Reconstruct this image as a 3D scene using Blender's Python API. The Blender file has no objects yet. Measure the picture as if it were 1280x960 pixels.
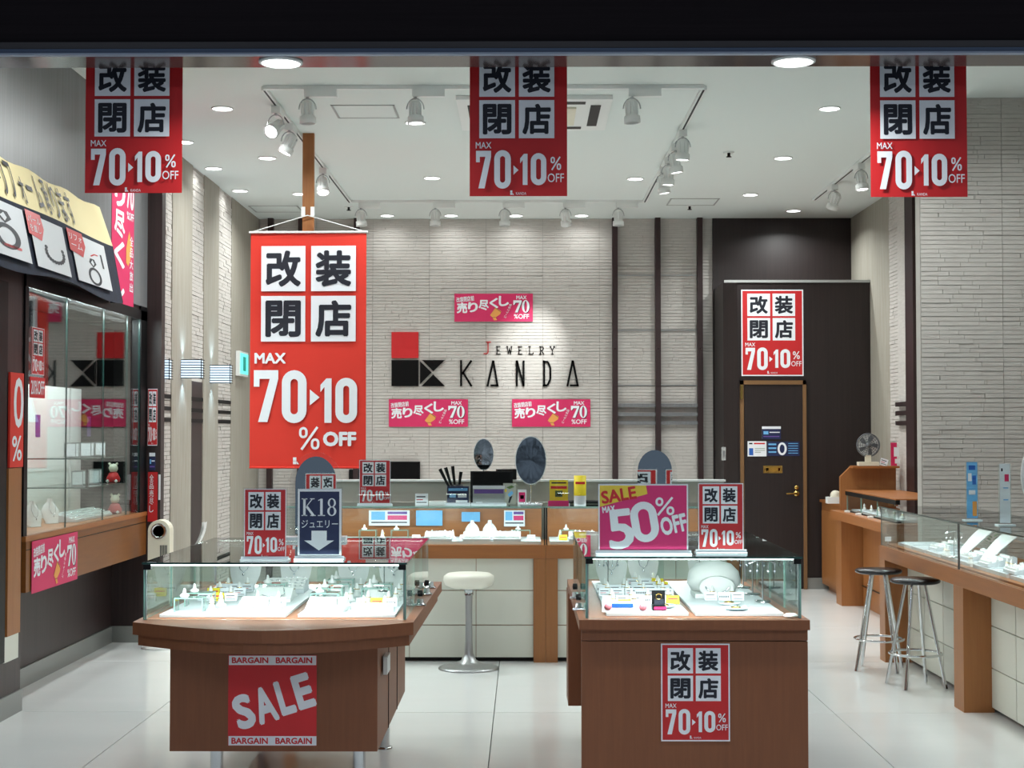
import bpy, math, random
from mathutils import Vector, Matrix, Euler
R = math.radians
rnd = random.Random(7)
sc = bpy.context.scene
col = sc.collection
# ---------------------------------------------------------------- camera
F = 1900.0                                  # focal length in pixels of the 1280 px wide frame
cd = bpy.data.cameras.new('camera'); cam = bpy.data.objects.new('camera', cd); col.objects.link(cam)
cd.sensor_width = 36; cd.lens = F/1280*36; cd.clip_start = .05; cd.clip_end = 100
cam.location = (0, 0, 1.55)
PITCH, YAW = math.atan(60/F), math.atan(15/F)
cam.rotation_euler = (R(90)+PITCH, 0, YAW)
sc.camera = cam
# ---------------------------------------------------------------- world, exposure
w = bpy.data.worlds.new('mall'); sc.world = w; w.use_nodes = True
w.node_tree.nodes['Background'].inputs[0].default_value = (.62, .78, 1, 1)
w.node_tree.nodes['Background'].inputs[1].default_value = .14
sc.view_settings.view_transform = 'Standard'; sc.view_settings.look = 'None'
sc.view_settings.gamma = 1; sc.view_settings.exposure = 0.0
sc.view_settings.use_curve_mapping = False
sc.cycles.max_bounces = 10; sc.cycles.diffuse_bounces = 4; sc.cycles.glossy_bounces = 5
sc.cycles.transparent_max_bounces = 40; sc.cycles.sample_clamp_indirect = 6
sc.cycles.caustics_reflective = False; sc.cycles.caustics_refractive = False
K_DOWN, K_SPOT, K_CASE, K_WALL = 22, 22, .85, 190
LIGHTC = (.925, .97, .96)

def light(name, kind, loc, power, color=LIGHTC, size=.1, sy=None, rot=(0,0,0), parent=None, **kw):
    d = bpy.data.lights.new(name, kind); d.energy = power; d.color = color
    if kind == 'AREA':
        d.shape = 'RECTANGLE' if sy else 'DISK'; d.size = size
        if sy: d.size_y = sy
    elif kind == 'SPOT':
        d.shadow_soft_size = size
    for k, v in kw.items(): setattr(d, k, v)
    o = bpy.data.objects.new(name, d); col.objects.link(o); o.location = loc; o.rotation_euler = rot
    if parent: o.parent = parent
    return o

# the mall's own lights over the walkway in front of the shop
for x in (-2.5, .2, 2.9):
    light('mall_light', 'AREA', (x, 1.2, 3.4), 40, (.86,.92,1), size=.9)

# ---------------------------------------------------------------- helpers
def at(px, py, Y):
    d = Matrix.Rotation(YAW, 3, 'Z') @ Matrix.Rotation(R(90)+PITCH, 3, 'X') @ Vector(((px-640)/F, -(py-480)/F, -1))
    return Vector((0,0,1.55)) + d*(Y/d.y)
def atx(px, py, X):
    d = Matrix.Rotation(YAW, 3, 'Z') @ Matrix.Rotation(R(90)+PITCH, 3, 'X') @ Vector(((px-640)/F, -(py-480)/F, -1))
    return Vector((0,0,1.55)) + d*(X/d.x)
def atz(px, py, Z):
    d = Matrix.Rotation(YAW, 3, 'Z') @ Matrix.Rotation(R(90)+PITCH, 3, 'X') @ Vector(((px-640)/F, -(py-480)/F, -1))
    return Vector((0,0,1.55)) + d*((Z-1.55)/d.z)
def lin(c):
    if isinstance(c, str): c = tuple(int(c[i:i+2],16)/255 for i in (0,2,4))
    return tuple((v/12.92 if v <= .04045 else ((v+.055)/1.055)**2.4) for v in c) + (1,)
M = {}
def mat(name, color, rough=.5, metal=0, spec=.5, emit=0, ecol=None, noise=None, bump=0, coat=0):
    m = bpy.data.materials.new(name); m.use_nodes = True; nt = m.node_tree; b = nt.nodes['Principled BSDF']
    b.inputs['Base Color'].default_value = lin(color); b.inputs['Roughness'].default_value = rough
    b.inputs['Metallic'].default_value = metal; b.inputs['Specular IOR Level'].default_value = spec
    b.inputs['Coat Weight'].default_value = coat
    if emit:
        b.inputs['Emission Color'].default_value = lin(ecol or color); b.inputs['Emission Strength'].default_value = emit
    if noise:                                    # (scale xyz, second colour, contrast)
        sc3, c2, ctr = noise
        g = nt.nodes.new('ShaderNodeNewGeometry'); mp = nt.nodes.new('ShaderNodeMapping'); mp.inputs['Scale'].default_value = sc3
        n = nt.nodes.new('ShaderNodeTexNoise'); n.inputs['Scale'].default_value = 1; n.inputs['Detail'].default_value = 5
        n.inputs['Roughness'].default_value = .65
        r = nt.nodes.new('ShaderNodeValToRGB'); r.color_ramp.elements[0].position = .5-ctr; r.color_ramp.elements[1].position = .5+ctr
        r.color_ramp.elements[0].color = lin(color); r.color_ramp.elements[1].color = lin(c2)
        L = nt.links.new
        L(g.outputs['Position'], mp.inputs[0]); L(mp.outputs[0], n.inputs['Vector']); L(n.outputs['Fac'], r.inputs[0]); L(r.outputs[0], b.inputs['Base Color'])
        if bump:
            bp = nt.nodes.new('ShaderNodeBump'); bp.inputs['Strength'].default_value = bump; bp.inputs['Distance'].default_value = .01
            L(n.outputs['Fac'], bp.inputs['Height']); L(bp.outputs[0], b.inputs['Normal'])
    M[name] = m; return m
def glass(name, tint, strength=1.0, rough=0.0, gain=1.0):
    m = bpy.data.materials.new(name); m.use_nodes = True; nt = m.node_tree; nt.nodes.clear(); L = nt.links.new
    out = nt.nodes.new('ShaderNodeOutputMaterial'); mix = nt.nodes.new('ShaderNodeMixShader')
    tr = nt.nodes.new('ShaderNodeBsdfTransparent'); tr.inputs[0].default_value = lin(tint)
    gl = nt.nodes.new('ShaderNodeBsdfGlossy'); gl.inputs['Roughness'].default_value = rough
    g = nt.nodes.new('ShaderNodeNewGeometry'); dt = nt.nodes.new('ShaderNodeVectorMath'); dt.operation = 'DOT_PRODUCT'
    L(g.outputs['Normal'], dt.inputs[0]); L(g.outputs['Incoming'], dt.inputs[1])
    def mt(op, a, b_):
        n = nt.nodes.new('ShaderNodeMath'); n.operation = op
        for i, v in enumerate((a, b_)):
            if v is None: continue
            if isinstance(v, (int, float)): n.inputs[i].default_value = v
            else: L(v, n.inputs[i])
        return n.outputs[0]
    c = mt('ABSOLUTE', dt.outputs['Value'], None); k = mt('POWER', mt('SUBTRACT', 1.0, c), 5.0)
    f = mt('MULTIPLY', mt('ADD', mt('MULTIPLY', k, .96), .04), gain)
    fc = nt.nodes.new('ShaderNodeClamp'); L(f, fc.inputs[0])
    L(fc.outputs[0], mix.inputs[0]); L(tr.outputs[0], mix.inputs[1]); L(gl.outputs[0], mix.inputs[2]); L(mix.outputs[0], out.inputs[0])
    M[name] = m; return m

mat('ceiling_paint', 'e2e8e5', .9, spec=.2)
mat('floor_tile', 'f4f6f5', .13, spec=.55, noise=((.5,1.6,1), 'eaeeed', .25))
mat('grout', '9fa3a1', .8)
mat('wall_grout', 'a5a19b', .85)
mat('tile_white', 'cbc6c0', .75, noise=((9,9,60), 'bcb6b0', .2))
mat('cream', 'a9a499', .75, noise=((30,30,2), '989284', .2))
mat('dark_wood', '241919', .42, noise=((55,55,1.2), '3a2b2a', .22))
mat('dark_wood_back', '180f0f', .45, noise=((55,55,1.2), '281c1b', .22))
mat('dark_wood_up', '686868', .45, noise=((55,55,1.2), '7c7d80', .22))
mat('beam_wood', '1a1316', .6, noise=((1.5,1,140), '211a1d', .2), spec=.15)
mat('soffit_wood', '4e4442', .12, noise=((1.5,1,60), '5a4f4c', .2))
mat('post_wood', '2c1718', .5)
mat('wood', '94592a', .42, noise=((3,3,40), 'a56632', .25))
mat('wood_v', '935c2f', .42, noise=((45,45,2), 'a26a3a', .25))
mat('wood_dull', '774528', .5, noise=((60,60,3), '85502f', .3))
mat('brass_wood', '7c5b3a', .4)
mat('panel_white', 'dcdcd0', .45)
mat('black', '08080a', .45, spec=.25)
mat('black_gloss', '030304', .5, spec=.15)
mat('wood_ledge', '774519', .42, noise=((3,3,40), '84501f', .25))
mat('toe', '080808', .6)
mat('steel_kick', '8f928f', .35, metal=.4)
mat('chrome', 'd8dadc', .12, metal=1)
mat('alu', 'b8babc', .35, metal=1)
mat('brass', 'c9a860', .25, metal=1)
mat('gold', 'f0c060', .2, metal=1)
mat('white_plastic', 'eceeec', .4)
mat('cream_plastic', 'e6e0cc', .45)
mat('grey_plastic', 'a8aaa8', .5)
mat('seat_white', 'f2f0e2', .35)
mat('seat_black', '1c1c20', .25)
mat('lamp_lens', 'ffffff', .5, emit=9)
mat('lamp_off', 'd0d2d0', .3)
mat('led', 'ffffff', .5, emit=14)
mat('sconce_glow', 'd4ecff', .5, emit=1.25)
mat('exit_glow', '5fe0d0', .5, emit=1.1)
mat('exit_dark', '1a8a80', .5, emit=.5)
mat('red_cloth', 'dd3526', .8, noise=((1,1,3), 'd83324', .3))
mat('red_paper', 'c41e22', .55)
mat('red_dark', 'b01c26', .6)
mat('red_mark', 'cf2027', .45)
mat('pink_soft', 'e8808c', .6)
mat('pink', 'd42760', .5)
mat('magenta', 'd62a70', .45)
mat('paper', 'eceff4', .6)
mat('ink', '141826', .6)
mat('navy', '1c2436', .7)
mat('yellow', 'e8c93c', .6)
mat('yellow_b', 'f2dc28', .55)
mat('orange', 'e8a050', .6)
mat('blue', '2460b8', .5)
mat('blue_dark', '18244e', .5)
mat('purple', '6a4a9a', .5)
mat('sky_blue', '6fb4e6', .5)
mat('cloth_cream', 'f6e6b4', .85)
mat('cloth_white', 'e4e6ea', .85)
mat('cloth_navy', '252d42', .9, noise=((20,20,20),'1c2232',.2))
mat('velvet_white', 'e6e6e4', .8)
mat('tray_white', 'd2d6da', .5)
mat('acrylic_frost', 'dfe9ee', .3)
mat('silver', 'dfe4ea', .18, metal=1)
mat('fan_grille', '64686c', .4)
mat('paint_logo_red', 'c81e22', .4)
mat('leaf', '5d7a45', .6)
mat('grey_board', 'aeb0a6', .6)
mat('mirror', 'dfe8ec', .02, metal=1)
glass('glass', 'f4faf8')
glass('glass_top', 'e4efec', gain=1.15)
glass('acrylic', 'fdfefe', gain=1.0)
mat('glass_edge', '2c4a46', .15)
mat('glass_edge_light', '8fb8ac', .15)

class MB:
    def __init__(s, off=(0,0,0)): s.v=[]; s.f=[]; s.m=[]; s.off=Vector(off); s.sm=set()
    def add(s, vs, fs, m=0, smooth=False):
        n=len(s.v); s.v += [Vector(v)-s.off for v in vs]
        for f in fs:
            if smooth: s.sm.add(len(s.f))
            s.f.append([i+n for i in f]); s.m.append(m)
        return s
    def box(s,x0,x1,y0,y1,z0,z1,m=0,my=None):
        vs=[(x,y,z) for x in (x0,x1) for y in (y0,y1) for z in (z0,z1)]
        fs=[(0,1,3,2),(4,6,7,5),(0,4,5,1),(2,3,7,6),(0,2,6,4),(1,5,7,3)]
        s.add(vs,fs,m); return s
    def pane(s,x0,x1,y0,y1,z0,z1,thin,me=1):     # a glass sheet: broad faces material 0, edges material me
        n=len(s.m); s.box(x0,x1,y0,y1,z0,z1,me)
        for k in {'x':(0,1),'y':(2,3),'z':(4,5)}[thin]: s.m[n+k]=0
        return s
    def prism(s,pts,a,b,axis='y',m=0):           # pts 2D: axis y -> (x,z), z -> (x,y), x -> (y,z)
        def P(p,t): return {'y':(p[0],t,p[1]),'z':(p[0],p[1],t),'x':(t,p[0],p[1])}[axis]
        n=len(pts); vs=[P(p,a) for p in pts]+[P(p,b) for p in pts]
        fs=[list(range(n)), list(range(2*n-1,n-1,-1))]+[(i,i+n,(i+1)%n+n,(i+1)%n) for i in range(n)]
        return s.add(vs,fs,m)
    def tube(s,path,r,seg=10,m=0,closed=False):
        path=[Vector(p) for p in path]; rr=r if isinstance(r,(list,tuple)) else [r]*len(path); n=len(path); rings=[]
        up=None
        for i,p in enumerate(path):
            if closed: d=path[(i+1)%n]-path[i-1]
            else: d=path[min(i+1,n-1)]-path[max(i-1,0)]
            d.normalize()
            if up is None:
                up=Vector((0,0,1)) if abs(d.z)<.9 else Vector((1,0,0))
            a=d.cross(up).normalized(); b=a.cross(d).normalized(); up=b
            rings.append([p+rr[i]*(math.cos(t)*a+math.sin(t)*b) for t in [2*math.pi*k/seg for k in range(seg)]])
        vs=[v for q in rings for v in q]; fs=[]
        for i in range(n if closed else n-1):
            j=(i+1)%n
            for k in range(seg): fs.append((i*seg+k,i*seg+(k+1)%seg,j*seg+(k+1)%seg,j*seg+k))
        s.add(vs,fs,m,True)
        if not closed: s.add(rings[0],[list(range(seg))],m); s.add(rings[-1],[list(range(seg))],m)
        return s
    def lathe(s,prof,c=(0,0,0),seg=24,m=0,axis='z',sx=1,sy=1,smooth=True):   # prof (r,h)
        vs=[]
        for r,h in prof:
            for k in range(seg):
                t=2*math.pi*k/seg; a,b=r*math.cos(t)*sx,r*math.sin(t)*sy
                vs.append({'z':(c[0]+a,c[1]+b,c[2]+h),'y':(c[0]+a,c[1]+h,c[2]+b),'x':(c[0]+h,c[1]+a,c[2]+b)}[axis])
        fs=[]; n=len(prof)
        for i in range(n-1):
            for k in range(seg): fs.append((i*seg+k,i*seg+(k+1)%seg,(i+1)*seg+(k+1)%seg,(i+1)*seg+k))
        s.add(vs,fs,m,smooth)
        for i in (0,n-1):
            if prof[i][0]>1e-5: s.add([vs[i*seg+k] for k in range(seg)],[list(range(seg))],m)
        return s
    def build(s,name,mats,parent=None,**props):
        me=bpy.data.meshes.new(name); me.from_pydata([tuple(v) for v in s.v],[],s.f)
        if isinstance(mats,str): mats=[mats]
        for q in mats: me.materials.append(M[q])
        me.polygons.foreach_set('material_index',s.m)
        if s.sm: me.polygons.foreach_set('use_smooth',[i in s.sm for i in range(len(s.f))])
        me.update(); return link(name,me,parent,**props)
def link(name, me, parent=None, loc=(0,0,0), rot=(0,0,0), scale=(1,1,1), **props):
    o=bpy.data.objects.new(name,me); col.objects.link(o); o.location=loc; o.rotation_euler=rot; o.scale=scale
    if parent: o.parent=parent
    for k,v in props.items(): o[k]=v
    return o
def thing(name,label,cat,loc=(0,0,0),rotz=0,group=None,rot=None):
    o=bpy.data.objects.new(name,None); col.objects.link(o); o.location=loc; o.rotation_euler=rot or (0,0,rotz)
    o.empty_display_size=.05; o['label']=label; o['category']=cat
    if group: o['group']=group
    return o
def tag(o,label,cat,group=None):
    o['label']=label; o['category']=cat
    if group: o['group']=group
    return o
def dup(root, loc, rotz=0, label=None, scale=None):
    kids = list(root.children)
    r=root.copy(); col.objects.link(r); r.location=loc; r.rotation_euler=(0,0,rotz)
    if scale: r.scale=(scale,)*3
    if label: r['label']=label
    for ch in kids:
        c=ch.copy(); col.objects.link(c); c.parent=r
        for g in list(ch.children):
            d=g.copy(); col.objects.link(d); d.parent=c
    return r

# ---------------------------------------------------------------- flat print (posters, lettering)
_tc={}
def TX(s, off=0.0):
    k=(s,off)
    if k not in _tc:
        c=bpy.data.curves.new('t','FONT'); c.body=s; c.offset=0; c.fill_mode='FRONT'; c.resolution_u=3
        o=bpy.data.objects.new('t',c); col.objects.link(o)
        dg=bpy.context.evaluated_depsgraph_get(); me=o.evaluated_get(dg).to_mesh()
        vs=[(v.co.x,v.co.y,0) for v in me.vertices]; fs=[list(p.vertices) for p in me.polygons]
        if off>.004:                             # heavier weight: the outline laid down again, shifted round a small circle
            bv,bf=[v[:2] for v in vs],fs; vs,fs=[],[]
            N=8 if len(bv)<900 else 4
            for k in range(N):
                n0=len(vs); dx_,dy_=off*math.cos(2*math.pi*(k+.5)/N)*1.1,off*math.sin(2*math.pi*(k+.5)/N)*1.1
                vs+=[(a+dx_,b+dy_,(k+1)*.00004) for a,b in bv]; fs+=[[i+n0 for i in f] for f in bf]
        bpy.data.objects.remove(o); bpy.data.curves.remove(c)
        if vs:
            x0=min(v[0] for v in vs); x1=max(v[0] for v in vs); y0=min(v[1] for v in vs); y1=max(v[1] for v in vs)
            vs=[((a-x0)/(x1-x0),(b-y0)/(y1-y0),c_) for a,b,c_ in vs]
        _tc[k]=(vs,fs)
    return _tc[k]
class P2:
    """flat print drawn in the pixel frame of a box (x right, y down), one thin layer over another"""
    def __init__(s,x0,y0,x1,y1): s.b=(x0,y0,x1,y1); s.v=[]; s.f=[]; s.m=[]; s.mats=[]
    def mi(s,m):
        if m not in s.mats: s.mats.append(m)
        return s.mats.index(m)
    def raw(s,vs,fs,m,layer):
        x0,y0,x1,y1=s.b; n=len(s.v)
        s.v+=[((v[0]-x0)/(x1-x0)-.5, -.0007*layer-(v[2] if len(v)>2 else 0), (y1-v[1])/(y1-y0)) for v in vs]
        s.f+=[[i+n for i in f] for f in fs]; s.m+=[s.mi(m)]*len(fs)
    def rect(s,x0,y0,x1,y1,m,layer=1): s.raw([(x0,y1),(x1,y1),(x1,y0),(x0,y0)],[(0,1,2,3)],m,layer); return s
    def poly(s,pts,m,layer=1): s.raw(pts,[list(range(len(pts)))],m,layer); return s
    def text(s,t,x0,y0,x1,y1,m,layer=2,off=.02,rot=0,serif=False):
        vs,fs=TX(t,off); cx,cy=(x0+x1)/2,(y0+y1)/2; c,sn=math.cos(R(rot)),math.sin(R(rot)); o=[]
        for a,b,z_ in vs:
            x=x0+a*(x1-x0)-cx; y=y1-b*(y1-y0)-cy
            o.append((cx+x*c+y*sn, cy-x*sn+y*c, z_))
        s.raw(o,fs,m,layer); return s
    def ring(s,x0,y0,x1,y1,t,m,layer=2,rot=0,piv=None,tv=None,rad=None,seg=6):
        """rounded-rectangle ring (a condensed 0)"""
        def rr(x0,y0,x1,y1,r):
            p=[]
            for cx,cy,a0 in ((x1-r,y0+r,-90),(x1-r,y1-r,0),(x0+r,y1-r,90),(x0+r,y0+r,180)):
                for k in range(seg+1):
                    a=R(a0+90*k/seg); p.append((cx+r*math.cos(a),cy+r*math.sin(a)))
            return p
        tv=tv or t; r=rad or (x1-x0)/2
        A=rr(x0,y0,x1,y1,min(r,(y1-y0)/2)); B=rr(x0+t,y0+tv,x1-t,y1-tv,max(.01,min((x1-x0-2*t)/2,r-t*.6)))
        if rot:
            px,py=piv or ((x0+x1)/2,(y0+y1)/2); c,sn=math.cos(R(rot)),math.sin(R(rot))
            f=lambda p:(px+(p[0]-px)*c+(p[1]-py)*sn, py-(p[0]-px)*sn+(p[1]-py)*c)
            A=[f(p) for p in A]; B=[f(p) for p in B]
        n=len(A); s.raw(A+B,[(i,(i+1)%n,(i+1)%n+n,i+n) for i in range(n)],m,layer); return s
    def ell(s,cx,cy,rx,ry,irx,iry,m,layer=2,seg=28):
        A=[(cx+rx*math.cos(2*math.pi*k/seg),cy+ry*math.sin(2*math.pi*k/seg)) for k in range(seg)]
        B=[(cx+irx*math.cos(2*math.pi*k/seg),cy+iry*math.sin(2*math.pi*k/seg)) for k in range(seg)]
        if irx<=0: return s.poly(A,m,layer)
        s.raw(A+B,[(i,(i+1)%seg,(i+1)%seg+seg,i+seg) for i in range(seg)],m,layer); return s
    def stroke(s,pts,t,m,layer=2):
        for (a,b),(c,d) in zip(pts,pts[1:]):
            L=math.hypot(c-a,d-b) or 1; nx,ny=-(d-b)/L*t/2,(c-a)/L*t/2
            s.poly([(a+nx,b+ny),(c+nx,d+ny),(c-nx,d-ny),(a-nx,b-ny)],m,layer)
        return s
    def seven(s,x0,y0,x1,y1,t,m,layer=2):
        h=t*1.05; w=x1-x0
        s.poly([(x0,y0),(x1,y0),(x1,y0+h),(x0+.5*w+t*.2,y1),(x0+.5*w-t*.95,y1),(x1-t*1.05,y0+h),(x0+t*.7,y0+h),(x0+t*.7,y0+h*1.9),(x0,y0+h*1.9)],m,layer); return s
    def one(s,x0,y0,x1,y1,t,m,layer=2):
        s.poly([(x1-t*.75,y0),(x1,y0),(x1,y1),(x1-t,y1),(x1-t,y0+t*1.2),(x0,y0+t*1.9),(x0,y0+t*.9)],m,layer); return s
    def mesh(s,name):
        me=bpy.data.meshes.new(name); me.from_pydata(s.v,[],s.f)
        for q in s.mats: me.materials.append(M[q])
        me.polygons.foreach_set('material_index',s.m); me.update(); return me

def glyph_squares(p, xs, ys, ink='ink', white='paper'):
    for (g,(a,b),(c,d)) in (('改',xs[0],ys[0]),('装',xs[1],ys[0]),('閉',xs[0],ys[1]),('店',xs[1],ys[1])):
        p.rect(a,c,b,d,white,1); q=(b-a)*.10; p.text(g,a+q,c+q,b-q,d-q,ink,2,off=.034)
def percent(p,x0,y0,x1,y1,t,m,layer=2):
    w,h=x1-x0,y1-y0
    p.ring(x0,y0,x0+w*.42,y0+h*.5,t,m,layer); p.ring(x1-w*.42,y0+h*.5,x1,y1,t,m,layer)
    p.stroke([(x0+w*.12,y1),(x1-w*.1,y0)],t,m,layer)
def kanda_mark(p,x,y,s,m='paper'):
    p.rect(x,y,x+s*.5,y+s*.5,m,1).rect(x,y+s*.55,x+s*.5,y+s,m,1).poly([(x+s*.55,y+s),(x+s*.55,y+s*.55),(x+s*.9,y+s)],m,1)
# the tall cloth banner
B=P2(33,60,460,915)
glyph_squares(B,((73,236),(257,422)),((110,275),(292,458)))
B.text('MAX',50,499,165,538,'paper',2,off=.035)
B.seven(48,562,138,750,30,'paper').ring(151,562,242,754,32,'paper').poly([(254,632),(254,690),(290,661)],'paper',2)
B.one(293,592,334,753,26,'paper').ring(348,590,428,754,29,'paper')
percent(B,215,768,290,850,9,'paper'); B.text('OFF',303,785,425,838,'paper',2,off=.045)
kanda_mark(B,193,878,25)
BANNER=B.mesh('lettering')
# the A-size poster
def sale_poster(name, margin):
    p=P2(485,228,790,663)
    if margin: p.rect(485,228,790,663,'paper',.5); p.rect(491,234,784,657,'red_paper',.8)
    glyph_squares(p,((515,627),(639,750)),((248,361),(371,484)))
    p.text('MAX',504,495,553,514,'paper',2,off=.01)
    p.seven(505,521,552,632,17,'paper').ring(562,519,614,633,18,'paper').poly([(622,564),(622,592),(638,578)],'paper',2)
    p.one(643,530,666,622,15,'paper').ring(676,528,725,623,17,'paper')
    percent(p,738,539,771,578,4.5,'paper'); p.text('OFF',729,588,780,614,'paper',2,off=.005)
    kanda_mark(p,612,638,13); p.text('KANDA',630,643,662,651,'paper',2,off=0)
    return p.mesh(name)
POSTER=sale_poster('lettering',True)
POSTER_HANG=sale_poster('lettering',False)
# pink sell-out poster, horizontal 395 x 137 (crop coordinates)
p=P2(433,107,827,245)
p.text('改装閉店前',443,121,532,147,'paper',2,off=.02,rot=6)
for g,x0,y0,x1,y1 in (('売',446,152,497,203),('り',502,150,550,198),('尽',556,139,605,188),('く',610,129,653,178),('し',657,119,706,168)):
    p.text(g,x0-1,y0-1,x1+1,y1+1,'paper',2,off=.035)
p.poly([(612,214),(640,176),(668,194),(664,208),(640,224),(648,238),(632,239),(624,224)],'orange',2)
p.stroke([(640,178),(666,197)],2,'ink',3).stroke([(624,224),(640,224)],1.5,'ink',3)
p.text('どーんと全品',664,186,738,199,'paper',2,off=.01,rot=66)
p.text('MAX',744,117,796,135,'paper',2,off=.02)
p.poly([(732,142),(774,142),(774,150),(754,202),(740,202),(762,154),(744,154),(737,164),(732,164)],'ink',1.5)
p.poly([(729,140),(771,140),(771,148),(751,200),(737,200),(759,152),(741,152),(734,162),(729,162)],'paper',2)
p.ell(794,172,19,32,7,27,'ink',1.5).ell(791,170,19,31,7,27,'paper',2)
p.text('%OFF',732,208,808,231,'paper',2,off=.015)
PINK=p.mesh('lettering')
# 50 % OFF card (crop7 frame)
p=P2(192,20,641,350)
p.rect(192,20,641,350,'paper',.5).rect(199,27,634,337,'magenta',.8)
p.poly([(199,27),(431,27),(438,68),(199,130)],'yellow',1.2)
p.text('SALE',206,42,382,104,'red_mark',2,off=.03,rot=9)
p.text('MAX',211,126,276,156,'paper',2,off=.045,rot=8)
p.text('5',240,140,368,332,'paper',2,off=.022,rot=6)
p.ring(356,104,490,300,40,'paper',2.2,rot=10,tv=36)
percent(p,478,84,572,170,11,'paper',2); p.text('OFF',502,170,634,258,'paper',2,off=.035,rot=12)
FIFTY=p.mesh('lettering')
# K18 card (crop 1280x914 of 360..500,600..700)
p=P2(112,95,632,855)
p.rect(112,95,632,855,'paper',.5).rect(135,125,606,812,'blue_dark',.8)
W='paper'
p.rect(176,200,205,392,W).rect(158,200,225,210,W).rect(158,382,225,392,W)
p.stroke([(205,300),(285,206)],9,W).stroke([(215,285),(300,388)],27,W).rect(258,200,312,209,W).rect(262,382,325,392,W)
p.rect(378,205,408,390,W).rect(352,382,436,392,W).poly([(356,218),(395,200),(395,212),(356,228)],W,2)
p.ell(517,248,48,50,26,40,W).ell(517,340,54,52,28,42,W)
p.text('ジュエリー',158,436,590,522,W,2,off=.0)
p.poly([(277,553),(458,553),(458,660),(543,660),(366,768),(190,660),(277,660)],W,2)
K18=p.mesh('lettering')
# SALE / BARGAIN panel (crop 1280x640 of 160..560,760..960)
p=P2(400,190,754,548)
p.rect(400,190,754,548,'red_mark',.5).rect(402,192,752,229,'paper',.8).rect(402,510,754,547,'paper',.8)
for y0,y1 in ((198,222),(516,541)):
    p.text('BARGAIN',414,y0,560,y1,'red_mark',2,off=.03); p.text('BARGAIN',590,y0,736,y1,'red_mark',2,off=.03)
for g,x0,y0,x1,y1 in (('S',424,344,503,482),('A',506,314,590,458),('L',596,286,660,426),('E',664,262,738,402)):
    p.text(g,x0,y0,x1,y1,'paper',2,off=.042,rot=17)
BARG=p.mesh('lettering')
def note_mesh(bg, bars, w=100, h=140, title=None):
    q=P2(0,0,w,h); q.rect(0,0,w,h,bg,.5)
    for x0,y0,x1,y1,m in bars: q.rect(x0,y0,x1,y1,m,1)
    if title:
        for (t,x0,y0,x1,y1,m) in title: q.text(t,x0,y0,x1,y1,m,2,off=.01)
    return q.mesh('lettering')
N_CARD=note_mesh('paper',[(10,18,80,26,'ink'),(10,40,60,46,'red_mark'),(10,58,90,64,'ink')],100,80)
N_NUM=note_mesh('paper',[(8+14*i,30,16+14*i,52,'ink') for i in range(6)],100,80)
N_RED=note_mesh('red_mark',[(8,30,92,50,'paper')],100,80)
N_YEL=note_mesh('yellow_b',[(10,20,90,36,'red_mark'),(14,60,86,66,'ink')],100,80)
# ---------------------------------------------------------------- setting
def struct(name, m): return dict(kind='structure')
S={'kind':'structure'}
fl=MB().box(-8,8,-4,17.5,-.12,-.02).build('floor','grout',**S)
tx=1.875; me=None
x=-.163-tx*3; k=0
ys=[8.46+1.87*i for i in range(-6,5)]
for j,y in enumerate(ys):
    for i in range(7):
        x0=-.163+tx*(i-4)
        if me is None:
            o=MB().box(0,tx-.005,0,1.865,-.02,0).build('floor_tile','floor_tile',fl); me=o.data; o.location=(x0,y,0)
        else: o=link('floor_tile',me,fl,loc=(x0,y,0))
MB().box(-4.2,2.95,5.82,16.2,3.8,3.95).box(2.95,6,11.4,16.2,3.8,3.95).box(2.95,6,5.82,11.4,4.02,4.12).box(2.935,2.949,5.82,11.4,3.801,4.12).build('ceiling','ceiling_paint',**S)

# stacked-stone tile panel .6 x .3 m: nine courses of split bricks, each with its own depth
def tile_mesh(wd, seed, ht=.3, rows=9):
    r=random.Random(seed); b=MB(); g=.0012; z=0; h=ht/rows
    for i in range(rows):
        cuts=[0]+sorted(r.uniform(.12,wd-.12) for _ in range(max(1,int(wd/.28))))+[wd] if wd>.3 else [0,wd]
        for a,c in zip(cuts,cuts[1:]):
            d=r.uniform(.004,.011)
            x0,x1,z0,z1=a+g,c-g,i*h+g,(i+1)*h-g*1.6
            b.add([(x0,0,z0),(x1,0,z0),(x1,0,z1),(x0,0,z1),(x0,-d,z0),(x1,-d,z0),(x1,-d,z1),(x0,-d,z1)],
                  [(4,5,6,7),(0,1,5,4),(7,6,2,3),(0,4,7,3),(5,1,2,6)])
    me=bpy.data.meshes.new('stone_tile'); me.from_pydata([tuple(v) for v in b.v],[],b.f); me.materials.append(M['tile_white']); me.update(); return me
TM=[tile_mesh(.594,i) for i in range(4)]
TN={}
def tiled(parent, org, ux, length, z0, z1, rotz, wd=.6):
    """lay tile panels on a wall face; org + ux*length runs along the face, rotz turns the tile's -Y front outwards"""
    n=max(1,round(length/wd)); real=length/n
    z=z0; k=0
    while z < z1-.01:
        for i in range(n):
            if wd==.6: me=TM[(k*7+i*3)%4]; sx=(real-.0012)/.594
            else:
                key=(round(real,3),k%3)
                if key not in TN: TN[key]=tile_mesh(real-.004,k+9)
                me=TN[key]; sx=1
            hh=min(.3,z1-z)
            link('stone_tile',me,parent,loc=(org[0]+ux[0]*real*i,org[1]+ux[1]*real*i,z),rot=(0,0,rotz),scale=(sx,1,(hh-.002)/.3))
        z+=.3; k+=1
wb=MB().box(-3.2,5,16.0,16.15,0,3.95).build('wall_back','wall_grout',**S)
tiled(wb,(-2.79,15.998),(1,0),4.78,.0,3.8,0)
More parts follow.
